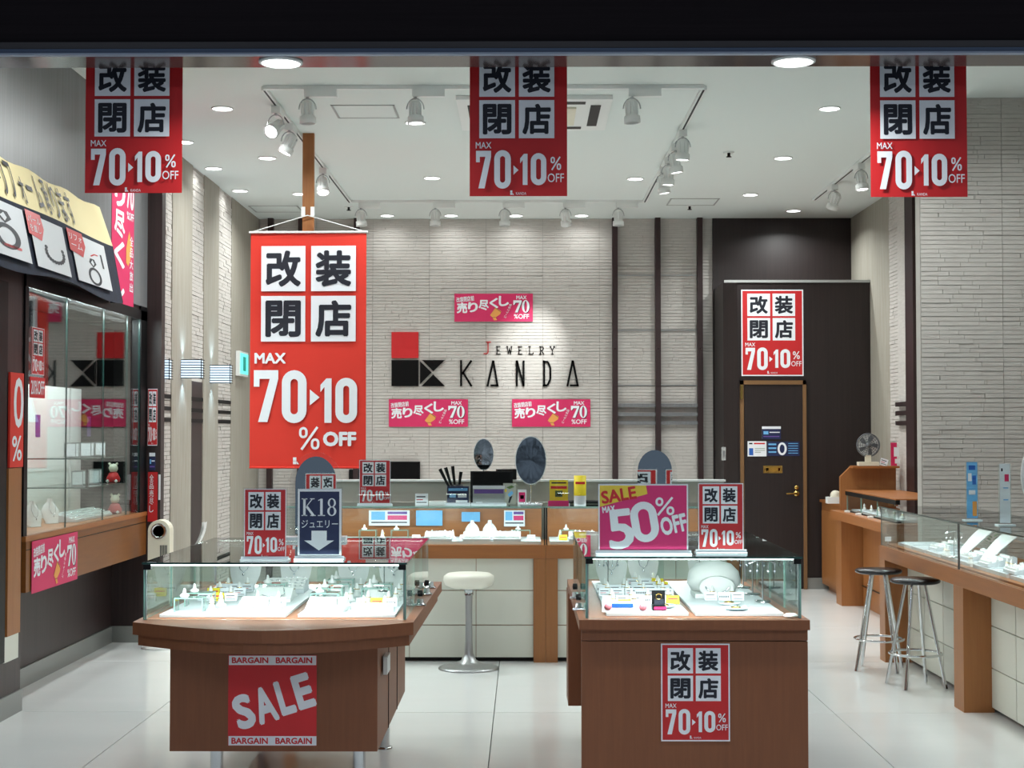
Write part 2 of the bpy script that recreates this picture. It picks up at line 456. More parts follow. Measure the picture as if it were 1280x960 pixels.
# dark wood panelling and door block at the back
wp=MB().box(1.985,3.6,15.96,16.0,0,3.8).build('wall_back_panel','dark_wood_back',**S)
tw=MB().prism([(2.0,15.98),(2.0,15.25),(2.12,15.1),(3.475,15.1),(3.475,15.98)],0,3.05,'z').build('wall_store_room','dark_wood_back',**S)
MB().box(1.99,3.48,15.08,15.1,3.035,3.06).build('trim_top','grey_plastic',tw)
MB().box(2.8,3.475,15.08,15.1,0,.11).box(2.0,2.12,15.08,15.1,0,.11).build('baseboard','steel_kick',tw)
# back wall vertical posts + triple bars
for i,px in enumerate((338.5,376.5,446,768.5,822,874.5)):
    c=at(px,272,15.93).x
    b=MB().box(c-.028,c+.028,15.9,15.985,.0,3.8).build('post','post_wood',wb)
    MB().lathe([(.006,0),(.006,.004),(0,.004)],(c,15.9,2.42),8,axis='y').build('screw','chrome',b)
a0,a1=at(771,300,15.95).x, at(872,300,15.95).x
b0,b1=-2.79, at(440,300,15.95).x
for zz in (1.83,1.735,1.645):
    MB().box(a0,a1,15.93,15.985,zz-.018,zz+.018).build('rail','dark_wood_up',wb)
    MB().box(b0,b1,15.93,15.985,zz-.018,zz+.018).build('rail','dark_wood_up',wb)
for zz in (2.04,2.62,3.2):
    for (p0,p1) in ((772,819),(826,871)):
        MB().box(at(p0,300,15.98).x,at(p1,300,15.98).x,15.975,15.99,zz-.004,zz+.004).build('joint_strip','alu',wb)
# door in the block
dr=MB().box(at(930,500,15.1).x,at(1003,500,15.1).x,15.075,15.1,.01,2.02).build('door_1','dark_wood_back',**S)
xl,xr=at(925,500,15.08).x,at(1007.5,500,15.08).x
MB().box(xl,xl+.035,15.06,15.1,0,2.06).box(xr-.035,xr,15.06,15.1,0,2.06).box(xl,xr,15.06,15.1,2.02,2.06).build('door_frame','brass_wood',dr)
h=at(996,617,15.05)
MB().lathe([(.028,0),(.028,-.012),(0,-.012)],(h.x,15.07,h.z),16,axis='y').tube([(h.x,15.06,h.z),(h.x,15.02,h.z),(h.x-.11,15.02,h.z)],.009,8).build('door_handle','brass',dr)
MB().lathe([(.022,0),(.022,-.015),(0,-.015)],(h.x,15.07,h.z+.06),16,axis='y').build('door_lock','brass',dr)
hp=at(927,490,15.05); MB().box(hp.x-.012,hp.x+.012,15.045,15.07,hp.z-.07,hp.z+.07).build('hinge','brass',dr)
sw=at(903.5,567,15.15)
o=MB().box(sw.x-.02,sw.x+.02,15.08,15.1,sw.z-.065,sw.z+.065).box(sw.x-.008,sw.x+.008,15.074,15.08,sw.z-.03,sw.z+.03,1).build('light_switch',['grey_plastic','alu']); tag(o,'small metal light switch on the dark panelling beside the door','switch')

# left wall far part: cream panels and brick niches, dark gaps below the sconces
wl=MB().box(-3.6,-2.88,12.31,16.05,0,3.8).box(-2.90,-2.88,11.35,12.31,0,3.8).build('wall_left','wall_grout',**S)
def yl(px): return 2.8*F/(655-px)
cols=[(213,238,0,3.8),(253,271.5,0,3.8)]
for a,b,z0,z1 in cols: MB().box(-2.88,-2.796,yl(a),yl(b),z0,z1).build('pilaster','cream',wl)
MB().box(-2.88,-2.8,yl(288),16.0,0,3.8).build('pilaster','cream',wl)
for a,b in ((200,213),(238,253),(271.5,288)):
    tiled(wl,(-2.812,yl(a)),(0,1),yl(b)-yl(a),1.98 if a==238 else 0,3.8,R(90),wd=.8)
MB().box(-2.87,-2.806,yl(238),yl(253),0,1.98).build('gap_panel','dark_wood',wl)
for zz in (1.83,1.735,1.645):
    for a,b in ((200,213),(238,253),(271.5,288)): MB().box(-2.81,-2.796,yl(a)+.01,yl(b)-.01,zz-.016,zz+.016).build('rail','black',wl)
o=at(307,458,15.3)
# left wall near part with the show window
wn=MB().box(-3.9,-2.81,5.64,8.5,.0,3.8).box(-3.9,-2.81,8.5,11.24,2.44,3.8).box(-3.9,-3.05,8.5,11.24,0,.62).box(-3.9,-3.34,8.5,12.3,.6,2.5).box(-3.9,-2.69,11.24,11.35,0,.96).box(-2.865,-2.69,11.24,11.35,.96,2.44).box(-3.9,-2.69,11.24,11.35,2.44,3.8).build('wall_left_front','dark_wood',**S)
MB().box(-2.81,-2.798,5.64,11.24,2.47,3.8).build('upper_panel','dark_wood_up',wn)
MB().box(-3.05,-3.035,8.5,11.24,0,.12).box(-3.05,-2.69,11.225,11.24,0,.12).box(-2.81,-2.797,5.64,8.5,0,.12).build('baseboard','steel_kick',wn)
# right side
wr=MB().box(3.44,3.6,11.3,16.05,0,3.8).build('wall_right','cream',**S)
def yr(px): return 3.42*F/(px-655)
tiled(wr,(3.435,yr(1111)),(0,-1),yr(1111)-yr(1122),0,3.8,R(90)+math.pi,wd=.8)
MB().box(3.42,3.44,yr(1137),yr(1122),0,3.8).build('recess_panel','tile_white',wr)
MB().box(3.38,3.44,yr(1147),yr(1137),0,3.8).build('post','post_wood',wr)
for zz in (1.80,1.72,1.63): MB().box(3.385,3.44,yr(1140),yr(1123),zz-.02,zz+.02).build('rail','dark_wood',wr)
w2=MB().box(2.92,5.2,11.2,11.32,0,4.05).build('wall_right_front','wall_grout',**S)
tiled(w2,(2.925,11.198),(1,0),1.8,0,4.02,0)
MB().box(5.0,5.1,5.82,11.2,0,4.02).build('wall_right_side','cream',**S)
# entrance beam
bm=MB().box(-4.2,6,5.62,5.80,2.985,5.2).build('trim_beam','beam_wood',**S)
MB().box(-4.2,6,5.62,5.80,2.952,2.984).build('beam_soffit','soffit_wood',bm)
MB().box(-4.2,6,5.60,5.62,2.975,3.0).build('beam_edge','grey_plastic',bm).data.materials[0]=mat('edge_dark','3a3638',.4)
MB().box(-4.2,6,5.595,5.62,2.958,2.973).build('shutter_rail','alu',bm).data.materials[0]=mat('rail_blue','4a5870',.5)
MB().box(-4.2,6,5.59,5.62,2.95,2.957).build('rail_lip','alu',bm).data.materials[0]=mat('lip_grey','98a2b4',.5)
# wall above ceiling line closes the shop
MB().box(-4.2,6,5.80,5.84,3.75,4.3).build('trim_upper','ceiling_paint',**S)

# ---------------------------------------------------------------- ceiling fittings
def downlight(loc, label, r=.068, power=None, face=True):
    t=thing('downlight',label,'ceiling light',loc,0,'recessed ceiling downlights')
    prof=[(r*1.12,-.001),(r*1.12,-.004),(r*.98,-.006),(r*.98,-.001)]
    if 'dl' not in _tc:
        a=MB().lathe([(1.14,0),(1.14,-.05),(1.0,-.09),(1.0,-.02)],(0,0,0),28).build('trim_ring','white_plastic',t)
        b=MB().lathe([(1.0,-.03),(0,-.03)],(0,0,0),28).build('lens','lamp_lens',t); _tc['dl']=(a.data,b.data); a.scale=b.scale=(r,r,.1)
    else:
        link('trim_ring',_tc['dl'][0],t,scale=(r,r,.1)); link('lens',_tc['dl'][1],t,scale=(r,r,.1))
    light('lamp','AREA',(0,0,-.012),power or K_DOWN,size=r*1.8,parent=t,spread=R(150))
    return t
dl=[(278,135,'left of the track rectangle, nearest row'),(1037,135,'right of the track rectangle, nearest row'),(519,153,'below the lit lamp head of the front track rail'),
 (334,197,'just left of the wooden hanging post'),(979,197,'near the small ceiling sprinkler, second row'),(540,222,'inside the track rectangle, on its left half'),(794,223,'inside the track rectangle, by the right rail'),
 (230,177,'close to the left stone strip wall, nearest of three'),(267,210,'close to the left stone strip wall, middle of three'),(300,238,'close to the left stone strip wall, farthest of three'),
 (375,242,'half hidden behind the wooden hanging post'),(938,243,'in front of the dark panelling, by the ceiling hatch'),(992,263,'close above the dark wood door block'),
 (484,269,'washing the back wall, leftmost by the wood posts'),(564,269,'washing the back wall above the red square of the logo'),(645,269,'washing the back wall above the top pink poster'),(727,269,'washing the back wall, rightmost before the posts')]
for px,py,lb in dl:
    z=3.8; c=atz(px,py,z)
    if c.y>15.75: c.y=15.72
    downlight((c.x,c.y,3.799),'round recessed downlight '+lb, power=K_DOWN*(.08 if c.y>15.5 else .05 if 'stone strip wall' in lb else 1))
for px,lb in ((351,'left'),(991,'right')):
    c=atz(px,77,2.952); downlight((c.x,5.71,2.9515),'larger bright downlight set in the entrance beam, '+lb+' one',r=.073,power=13)
for x_,lb in ((-2.1,'left'),(2.1,'right')):  # added lamps, out of view, to brighten the front floor
    downlight((x_,7.7,3.799),'added unseen downlight above the entrance beam, '+lb+' one',power=14)
c=at(1280,103,9.6); downlight((3.35,9.9,4.019),'bright downlight in the raised ceiling at the far right edge',power=K_DOWN*.7)

# track rails
trk=thing('track_rail','white lighting track forming a rectangle on the ceiling','lighting track',(0,0,3.8))
P=[atz(328,106,3.8),atz(880,106,3.8),atz(806,250,3.8),atz(437,250,3.8)]
fx0,fx1=(P[0].x+P[3].x)/2,(P[1].x+P[2].x)/2; fy0=(P[0].y+P[1].y)/2; fy1=(P[2].y+P[3].y)/2
MB(trk.location).box(fx0,fx1,fy0,fy0+.035,3.775,3.799).build('front_rail','white_plastic',trk)
MB(trk.location).box(fx0,fx1,fy1,fy1+.035,3.775,3.799).build('back_rail','white_plastic',trk)
for xx in (fx0,fx1):
    MB(trk.location).box(xx-.017,xx+.017,fy0+.036,fy1-.001,3.775,3.799).box(xx-.006,xx+.006,fy0+.05,fy1-.01,3.773,3.776,1).build('side_rail',['white_plastic','black'],trk)
t2=thing('track_rail','short separate ceiling track slanting behind the hanging banner on the right','lighting track',(2.79,0,3.8))
MB(t2.location).box(2.775,2.81,11.2,14.6,3.775,3.799).box(2.786,2.798,11.25,14.55,3.773,3.776,1).build('rail',['white_plastic','black'],t2)

def spot(loc, label, lit, aim=(0,0,-1), power=None, boxdir='x'):
    """track spotlight: adapter box, yoke, finned head; aim is the direction it shines"""
    t=thing('track_spotlight',label,'spotlight',loc,0,'track spotlights')
    sgn=1
    if boxdir=='x': MB().box(-.02,.19,-.022,.022,-.075,-.026).build('adapter_box','white_plastic',t)
    else: MB().box(-.03,.03,-.02,.17,-.075,-.026).build('adapter_box','white_plastic',t)
    d=Vector(aim).normalized(); q=d.to_track_quat('-Z','Y')
    c=Vector((0,0,-.175))
    yk=MB(); pts=[]
    for k in range(13):
        a=R(180*k/12); pts.append((.056*math.cos(a),0,-.155+.07*math.sin(a)))
    yk.tube(pts,.004,6); yk.tube([(0,0,-.03),(0,0,-.09)],.01,8); yk.build('yoke','alu',t)
    hd=MB()
    prof=[(.0,.075),(.03,.075),(.036,.06),(.036,-.02),(.052,-.03),(.054,-.075),(.046,-.075),(.044,-.07)]
    hd.lathe(prof,(0,0,0),20)
    for k in range(8):
        a=2*math.pi*k/8; x,y=math.cos(a),math.sin(a)
        hd.tube([(x*.037,y*.037,-.02),(x*.037,y*.037,.06)],.007,5)
    h=hd.build('lamp_head','white_plastic',t); h.location=c; h.rotation_euler=q.to_euler()
    l=MB().lathe([(.044,-.07),(0,-.07)],(0,0,0),20).build('lens','lamp_lens' if lit else 'lamp_off',h)
    if lit:
        light('lamp','SPOT',(0,0,-.08),power or K_SPOT,size=.03,parent=h,spot_size=R(75),spot_blend=.8)
    return t
zs=3.78
def onz(px,py,z=3.78): return atz(px,py,z)
for px,lit,lb in ((384,False,'unlit track spotlight on the front rail, nearest the wooden hanging post'),(519,True,'lit track spotlight on the front rail, over the bare middle ceiling hatch'),(790,False,'unlit track spotlight on the front rail, beside the air conditioner')):
    x=at(px,110,fy0).x; spot((x,fy0+.017,3.8),lb,lit,(0.05,-.02,-1))
for px,py,aim,lb in ((342,128,(-.35,-.8,-.55),'track spotlight tilted toward the entrance, glaring, on the left rail'),(360,150,(-.45,-.1,-1),'white track spotlight leaning left on the left rail, second from the front'),(407,206,(.12,-.45,-1),'track spotlight on the left rail nearest the back corner')):
    y=atz(px,py,3.8).y; spot((fx0,y,3.8),lb,True,aim,boxdir='y',power=42 if px==342 else None)
for i,(py,lb) in enumerate(((158,'first of four in a row'),(176,'second of four in a row'),(193,'third of four in a row'),(205,'fourth of four in a row'))):
    y=atz(850,py,3.8).y; spot((fx1,y,3.8),'lit track spotlight on the right rail, '+lb+' from the front',True,(-.05+.2*(i%2),.05,-1),boxdir='y')
for px,lit,aim,lb in ((451,False,(.1,0,-1),'unlit spotlight at the corner of the back rail beside the wood post'),(544,False,(0,0,-1),'upright unlit spotlight on the back rail above the banner side of the logo'),(631,False,(0,.0,-1),'spotlight on the back rail straight above the top pink poster'),(707,True,(.15,.55,-1),'spotlight on the back rail tilted at the logo wall'),(773,False,(0,0,-1),'unlit spotlight at the right end of the back rail')):
    x=at(px,262,fy1).x; s_=spot((x,fy1+.017,3.8),lb,False,aim)
    if lit:
        tgt=at(662,440,15.98); src=Vector((x,fy1+.1,3.55)); d=(tgt-src).normalized()
        light('lamp','SPOT',(src.x-s_.location.x,src.y-s_.location.y,src.z-3.8),K_WALL,size=.02,rot=d.to_track_quat('-Z','Y').to_euler(),parent=s_,spot_size=R(33),spot_blend=1)
for py,aim,lit,lb in ((200,(0.1,-.1,-1),True,'lit spotlight on the short right track partly behind the banner'),(227,(-.3,.5,-1),False,'tilted unlit spotlight at the end of the short right track')):
    y=min(14.3,atz(1050,py,3.8).y); spot((2.79,y,3.8),lb,lit,aim,boxdir='y')

def hatch(px0,px1,pyf,pyb,label):
    a=atz(px0,pyf,3.8); b=atz(px1,pyf,3.8); c=atz(px0,pyb,3.8)
    w_=b.x-a.x; t=thing('ceiling_hatch',label,'ceiling hatch',((a.x+b.x)/2,(a.y+c.y)/2,3.8),0,'square ceiling access hatches')
    d=(c.y-a.y)/2; w2=w_/2; fr=MB()
    for x0,x1,y0,y1 in ((-w2,w2,-d,-d+.02),(-w2,w2,d-.02,d),(-w2,-w2+.014,-d,d),(w2-.014,w2,-d,d)): fr.box(x0,x1,y0,y1,-.004,-.0005)
    fr.build('frame','grey_plastic',t); MB().box(-w2+.02,w2-.02,-d+.025,d-.025,-.003,-.0008).build('panel','ceiling_paint',t)
hatch(413,493,131,147.5,'square flush hatch in the ceiling between the two front spotlights')
hatch(838,900,248,256.5,'flush ceiling hatch near the dark panelling, right of the tracks')
hatch(310,372,257,265,'flush ceiling hatch beyond the wooden hanging post')
# air conditioner
a=atz(570,119,3.8); b=atz(766,119,3.8); c=atz(750,158,3.8)
ac=thing('air_conditioner','square ceiling cassette air conditioner partly behind the middle hanging banner','air conditioner',((a.x+b.x)/2,(a.y+c.y)/2,3.8))
hw=(b.x-a.x)/2; hd=(c.y-a.y)/2
MB().box(-hw,hw,-hd,hd,-.03,-.001).build('body','white_plastic',ac)
for s in (-1,1):
    MB().box(-hw*.66,hw*.66,s*hd*.8-.035,s*hd*.8+.035,-.034,-.0305).build('air_slot','black',ac)
    MB().box(s*hw*.8-.035,s*hw*.8+.035,-hd*.66,hd*.66,-.034,-.0305).build('air_slot','black',ac)
MB().box(-hw*.55,hw*.55,-hd*.55,hd*.55,-.042,-.0305).build('intake_grille','cream_plastic',ac)
for px,py,lb in ((911,190,'between two downlights on the right'),(436,258,'behind the track corner near the hanging post'),(862,257,'by the far ceiling hatch')):
    c=atz(px,py,3.8); t=thing('sprinkler','small round ceiling sprinkler '+lb,'sprinkler',(c.x,min(c.y,15.7),3.8),0,'ceiling sprinklers')
    MB().lathe([(.045,-.001),(.045,-.006),(.02,-.008)],seg=14).build('plate','white_plastic',t); MB().lathe([(.012,-.008),(.012,-.035),(.022,-.037),(.022,-.042),(0,-.042)],seg=10).build('head','black',t)

# ---------------------------------------------------------------- posters and banners
def flat(name,label,cat,mesh,loc,w_,h_,sheet='red_paper',rotz=0,group=None,tilt=0,th=.002,yoff=.0,eul=None):
    t=thing(name,label,cat,loc,rotz,group)
    if eul: t.rotation_euler=eul
    elif tilt: t.rotation_euler=(R(tilt),0,rotz)
    MB().box(-w_/2,w_/2,0,th,0,h_).build('sheet',sheet,t)
    link('print',mesh,t,loc=(0,-.0004,0),scale=(w_,1,h_))
    return t
def by_px(px0,py0,px1,py1,Y):
    a=at(px0,py1,Y); b=at(px1,py0,Y); return Vector(((a.x+b.x)/2,Y,a.z)),b.x-a.x,b.z-a.z
G3='red hanging banners behind the entrance beam'
for px0,px1,pyb,lb in ((105.5,227,241,'left'),(587,709,245,'middle'),(1089,1210,246,'right')):
    # the full banner is taller than what hangs below the beam
    a=at(px0,pyb,5.95); b=at(px1,pyb,5.95); w_=b.x-a.x
    hh=at(px0,78,5.95).z-a.z
    t=thing('hanging_banner','red closing-sale banner hanging from the entrance beam, '+lb+' of three','banner',((a.x+b.x)/2,5.95,a.z),0,G3)
    mb=MB(); n=8
    for i in range(n):
        x0,x1=-w_/2+w_*i/n,-w_/2+w_*(i+1)/n; y0,y1=.004*math.sin(i*1.3),.004*math.sin((i+1)*1.3)
        mb.add([(x0,.006+y0*.2,0),(x1,.006+y1*.2,0),(x1,.006,hh+.02),(x0,.006,hh+.02)],[(0,1,2,3)])
    mb.build('cloth','red_paper',t)
    link('print',POSTER_HANG,t,loc=(0,0,-hh*.022),scale=(w_*1.0,1,hh*1.10))
    MB().tube([(-w_/2,0.01,hh+.02),(w_/2,.01,hh+.02)],.006,8).build('rod','alu',t)
    MB().box(-w_*.3,-w_*.3+.02,-.152,.015,hh+.01,hh+.03).box(w_*.3,w_*.3+.02,-.152,.015,hh+.01,hh+.03).build('bracket','alu',t)
# wooden ceiling post with the large cloth banner
YB=11.37
c=at(385.5,164,YB); pz0=at(385,292,YB).z-.25
ps=thing('hanging_post','brown wooden post hanging from the ceiling, holding the large cloth banner','post',(c.x,YB,0))
MB().box(-.043,.043,0,.04,pz0,3.8).build('board','wood_v',ps)
for dx in (-.035,.035): MB().box(dx-.014,dx+.014,-.02,0,3.26-.09,3.26-.02).build('clip','white_plastic',ps)
loc,w_,h_=by_px(311,290,458,584.5,YB-.06)
bn=thing('cloth_banner','large orange-red cloth closing-sale banner with white numbers hung on the wooden post','banner',(loc.x,YB-.06,loc.z),R(-1))
mb=MB(); nx,nz=36,20
def wav(u,v): return .006*math.sin(u*3.2+v*1.2)+.012
for i in range(nx):
    for j in range(nz):
        q=[]
        for a_,b_ in ((i,j),(i+1,j),(i+1,j+1),(i,j+1)):
            u,v=a_/nx,b_/nz; q.append(((u-.5)*w_,wav(u,v)+.004,v*h_))
        mb.add(q,[(0,1,2,3)],0,True)
mb.build('cloth','red_cloth',bn)
me=BANNER.copy()
for v in me.vertices:
    u,vv=v.co.x+.5,v.co.z; v.co.y=v.co.y*2.5+wav(u,vv)-.003
link('print',me,bn,scale=(w_,1,h_))
MB().tube([(-w_/2-.01,.01,h_),(w_/2+.01,.01,h_)],.009,8).build('top_rod','white_plastic',bn)
MB().tube([(-w_/2,.012,.0),(w_/2,.012,.0)],.007,8).build('bottom_rod','red_cloth',bn)
MB().tube([(-w_/2,.01,h_),(c.x-loc.x,.03,h_+.13),(w_/2,.01,h_)],.004,6).build('string','white_plastic',bn)
# posters on the back wall
G4='pink sell-out posters on the logo wall'
for (r4,lb) in (((568,367,666,402),'above the shop name'),((486,499,585,533.5),'under the black square of the logo'),((640,499,738,533.5),'under the last letters of the shop name')):
    loc,w_,h_=by_px(*r4,15.97); flat('wall_poster','pink sell-out poster '+lb+' on the stone wall','poster',PINK,loc,w_,h_,'pink',group=G4)
loc,w_,h_=by_px(927,362,1004,470,15.09); flat('wall_poster','red closing-sale poster on dark panelling above the brown door','poster',POSTER,(loc.x,15.095,loc.z),w_,h_)
# notices on the door
def pxflat(name,label,cat,mesh,r4,Y,sheet='paper',**kw):
    loc,w_,h_=by_px(*r4,Y); return flat(name,label,cat,mesh,loc,w_,h_,sheet,**kw)
n1=note_mesh('blue_dark',[(0,0,100,16,'paper'),(8,30,34,50,'sky_blue'),(40,34,94,40,'paper'),(8,60,92,66,'purple')],100,80)
n2=note_mesh('paper',[(8,60,30,120,'blue'),(38,60,92,64,'leaf'),(38,76,92,80,'leaf'),(38,92,70,96,'leaf'),(8,14,26,26,'ink'),(34,14,92,26,'red_mark')],100,130)
q=P2(0,0,200,90); q.rect(0,0,200,90,'blue_dark',.5).ell(92,45,28,40,15,27,'paper',1)
for i in range(5): q.rect(130,10+15*i,190,14+15*i,'sky_blue',1); 
for i in range(3): q.rect(8,12+24*i,56,22+24*i,'sky_blue',1)
n3=q.mesh('lettering')
pxflat('door_notice','small blue notice with a white head, topmost on the door','notice',n1,(952.5,533,976,549),15.07)
pxflat('door_notice','white notice with a red heading on the door, left of the blue one','notice',n2,(934.5,551.5,958,570.5),15.07)
pxflat('door_notice','wide blue notice with a big white zero on the door','notice',n3,(959,552,999.5,570),15.07)
pl=note_mesh('brass',[(10,8,90,32,'gold'),(14,12,28,28,'paper'),(78,12,88,28,'red_mark')],100,40)
pxflat('door_plate','small brass name plate on the door under the notices','plate',pl,(954,582,978,591.5),15.07,'brass')

# shop sign: logo and letters
sg=thing('shop_sign','shop name and red and black square logo on the stone wall','sign',(0,15.98,0))
def zx(px,py): v=at(460+px/4,340+py/4,15.96); return (v.x,v.z)
def pol(name,pts,m,th=.02): return MB(sg.location).prism([zx(*q_) for q_ in pts],15.985-th,15.987,'y').build(name,m,sg)
pol('square',[(117,300),(252,300),(252,430),(117,430)],'paint_logo_red')
pol('square',[(117,440),(252,440),(252,570),(117,570)],'black_gloss')
pol('triangle',[(270,440),(384,440),(326,496)],'black_gloss'); pol('triangle',[(260,446),(318,502),(260,560)],'black_gloss'); pol('triangle',[(326,512),(384,570),(268,570)],'black_gloss')
def letter(strokes,m='black_gloss',t=10,th=.012):
    b=MB(sg.location)
    for (x0,y0,x1,y1) in strokes:
        L=math.hypot(x1-x0,y1-y0); nx,ny=-(y1-y0)/L*t/2,(x1-x0)/L*t/2
        b.prism([zx(x0+nx,y0+ny),zx(x1+nx,y1+ny),zx(x1-nx,y1-ny),zx(x0-nx,y0-ny)],15.985-th,15.987,'y')
    return b.build('letter',m,sg)
letter([(465,440,465,572),(470,510,517,442),(474,500,517,571)])
letter([(597,572,626,442),(626,442,648,572),(612,567,652,567)])
letter([(744,572,744,442),(744,442,778,570),(778,572,778,442)])
letter([(881,442,881,572),(874,446,900,450),(900,450,912,480),(912,480,912,535),(912,535,898,566),(898,566,874,568)])
letter([(997,572,1024,442),(1024,442,1050,572),(1010,567,1054,567)])
letter([(600,350,600,402),(590,350,614,350),(600,402,592,409),(592,409,578,407)],'paint_logo_red',4.5,.008)
def ser(sts): letter(sts,'black_gloss',3.6,.006)
ser([(645,372,645,410),(639,372,662,372),(645,390,658,390),(639,410,663,410)])
ser([(696,372,702,410),(702,410,708,380),(708,380,713,410),(713,410,719,372),(691,372,700,372),(714,372,722,372)])
ser([(755,372,755,410),(749,372,771,372),(755,390,767,390),(749,410,772,410)])
ser([(808,372,808,410),(802,372,814,372),(802,410,826,410),(826,410,826,402)])
ser([(862,372,862,410),(856,372,874,372),(874,372,878,382),(878,382,874,391),(874,391,862,391),(866,391,880,410),(856,410,868,410)])
ser([(912,372,922,392),(932,372,922,392),(922,392,922,410),(908,372,918,372),(926,372,937,372),(916,410,928,410)])

# ---------------------------------------------------------------- jewellery bits (prototypes live at their first place)
protos={}
def bit(kind, loc, label, rotz=0, group=None, scale=1):
    if kind in protos:
        o=dup(protos[kind],loc,rotz,label,scale)
        if group: o['group']=group
        return o
    cat={'tray':'tray','bust':'bust','cone':'ring stand','card':'price card','tag':'price card','riser':'display riser','tree':'jewelry stand','redcard':'price card','yelcard':'price card','pad':'display pad','dish':'dish','frame':'photo frame'}[kind]
    nm={'tray':'jewelry_tray','bust':'necklace_bust','cone':'ring_stand','card':'price_card','tag':'price_card','riser':'acrylic_riser','tree':'earring_stand','redcard':'price_card','yelcard':'price_card','pad':'display_pad','dish':'round_dish','frame':'photo_frame'}[kind]
    t=thing(nm,label,cat,loc,rotz,group); t.scale=(scale,)*3
    if kind=='tray':
        MB().prism([(-.08,0),(.08,0),(.08,.052),(.072,.055),(-.08,.016)],-.093,.093,'x').build('tray_base','tray_white',t)
        b=MB()
        for i in range(6):
            for j in range(4):
                x,y=-.075+.03*i,-.058+.037*j; z_=.019+(y+.08)*.26
                b.tube([(x+.009*math.cos(a),y,z_+.009*math.sin(a)) for a in [k*math.pi/3 for k in range(6)]],.0018,4,closed=True)
        o=b.build('rings','silver',t); o['kind']='stuff'
        b=MB()
        for j in range(4): y=-.058+.037*j; z_=.0165+(y+.08)*.25; b.box(-.087,.087,y-.012,y+.004,z_-.004,z_+.008)
        b.build('ring_cushions','velvet_white',t)
    elif kind=='bust':
        b=MB(); n=9
        pr=[(-.05,0,.0),(-.07,.02,.05),(-.078,.03,.10),(-.05,.04,.145),(-.022,.045,.17),(-.02,.045,.2)]
        rows=[]
        for (hw_,y,z) in pr:
            rows.append([(hw_*-1*(2*k/(n-1)-1), y+.04*((2*k/(n-1)-1)**2)*(.5 if z<.15 else .3), z) for k in range(n)])
        vs=[v for r_ in rows for v in r_]; fs=[(i*n+k,i*n+k+1,(i+1)*n+k+1,(i+1)*n+k) for i in range(len(rows)-1) for k in range(n-1)]
        b.add(vs,fs,0,True); b.add([(v[0],v[1]+.012,v[2]) for v in vs],[f[::-1] for f in fs],0,True)
        b.build('form','velvet_white',t)
        MB().tube([(-.022,.035,.172),(-.03,.022,.13),(-.018,.01,.085),(0,.004,.07),(.018,.01,.085),(.03,.022,.13),(.022,.035,.172)],.0018,5).lathe([(0,.008),(.006,0),(0,-.01)],(0,.002,.06),8).build('necklace','silver',t)
        MB().box(-.045,.045,0,.07,-.0,.006).build('foot','velvet_white',t)
    elif kind=='cone':
        MB().lathe([(.024,0),(.024,.006),(.014,.012),(.009,.04),(.004,.058),(0,.06)],seg=14).build('cone','velvet_white',t)
        MB().tube([(.011*math.cos(a),.011*math.sin(a),.032) for a in [k*math.pi/5 for k in range(10)]],.0018,5,closed=True).build('ring','gold',t)
    elif kind in ('card','tag','redcard','yelcard'):
        MB().prism([(0,0),(.03,0),(.016,.036),(.014,.036)],-.028,.028,'x').build('card',{'redcard':'red_mark','yelcard':'yellow_b'}.get(kind,'paper'),t)
        link('print',{'card':N_CARD,'tag':N_NUM,'redcard':N_RED,'yelcard':N_YEL}[kind],t,loc=(0,-.0012,.001),rot=(R(-21),0,0),scale=(.054,1,.034))
    elif kind=='riser':
        b=MB(); b.pane(-.06,.06,-.04,.04,.055,.059,'z').pane(-.06,-.056,-.04,.04,0,.055,'x').pane(.056,.06,-.04,.04,0,.055,'x'); b.build('shelf',['acrylic','glass_edge_light'],t)
        MB().lathe([(.018,.06),(.02,.068),(.008,.075),(.004,.095),(0,.096)],(-.025,0,0),12).build('ring_holder','velvet_white',t)
    elif kind=='tree':
        MB().lathe([(.03,0),(.03,.005),(.004,.007)],seg=16).tube([(0,0,.004),(0,0,.15)],.003,8).build('stem','chrome',t)
        MB().tube([(-.05,0,.14),(-.03,0,.15),(0,0,.152),(.03,0,.15),(.05,0,.14)],.003,6).build('bar','chrome',t)
        b=MB()
        for x in (-.045,-.02,.02,.045): b.tube([(x,0,.145),(x,0,.12)],.0015,4).lathe([(0,.006),(.006,0),(0,-.01)],(x,0,.114),6)
        b.build('earrings','silver',t)
    elif kind=='pad':
        MB().prism([(-.06,0),(.06,0),(.06,.05),(.05,.055),(-.06,.012)],-.08,.08,'x').build('pad','velvet_white',t)
        MB().tube([(-.05,-.03,.03),(-.02,-.045,.022),(.02,-.045,.022),(.05,-.03,.03),(.04,.03,.052)],.0022,5).build('bracelet','silver',t)
    elif kind=='dish':
        MB().lathe([(.0,0),(.03,0),(.052,.012),(.05,.014),(.028,.005),(0,.004)],seg=20).build('bowl','acrylic_frost',t)
        MB().tube([(.02*math.cos(a),.02*math.sin(a),.012) for a in [k*math.pi/5 for k in range(10)]],.003,5,closed=True).build('bangle','gold',t)
    elif kind=='frame':
        MB().box(-.04,.04,0,.006,0,.1).build('board','alu',t); MB().box(-.033,.033,-.002,-.0002,.008,.092).build('picture','paper',t)
        MB().prism([(.006,.07),(.006,.06),(.045,0),(.05,0)],-.008,.008,'x').build('strut','alu',t)
    protos[kind]=t; return t

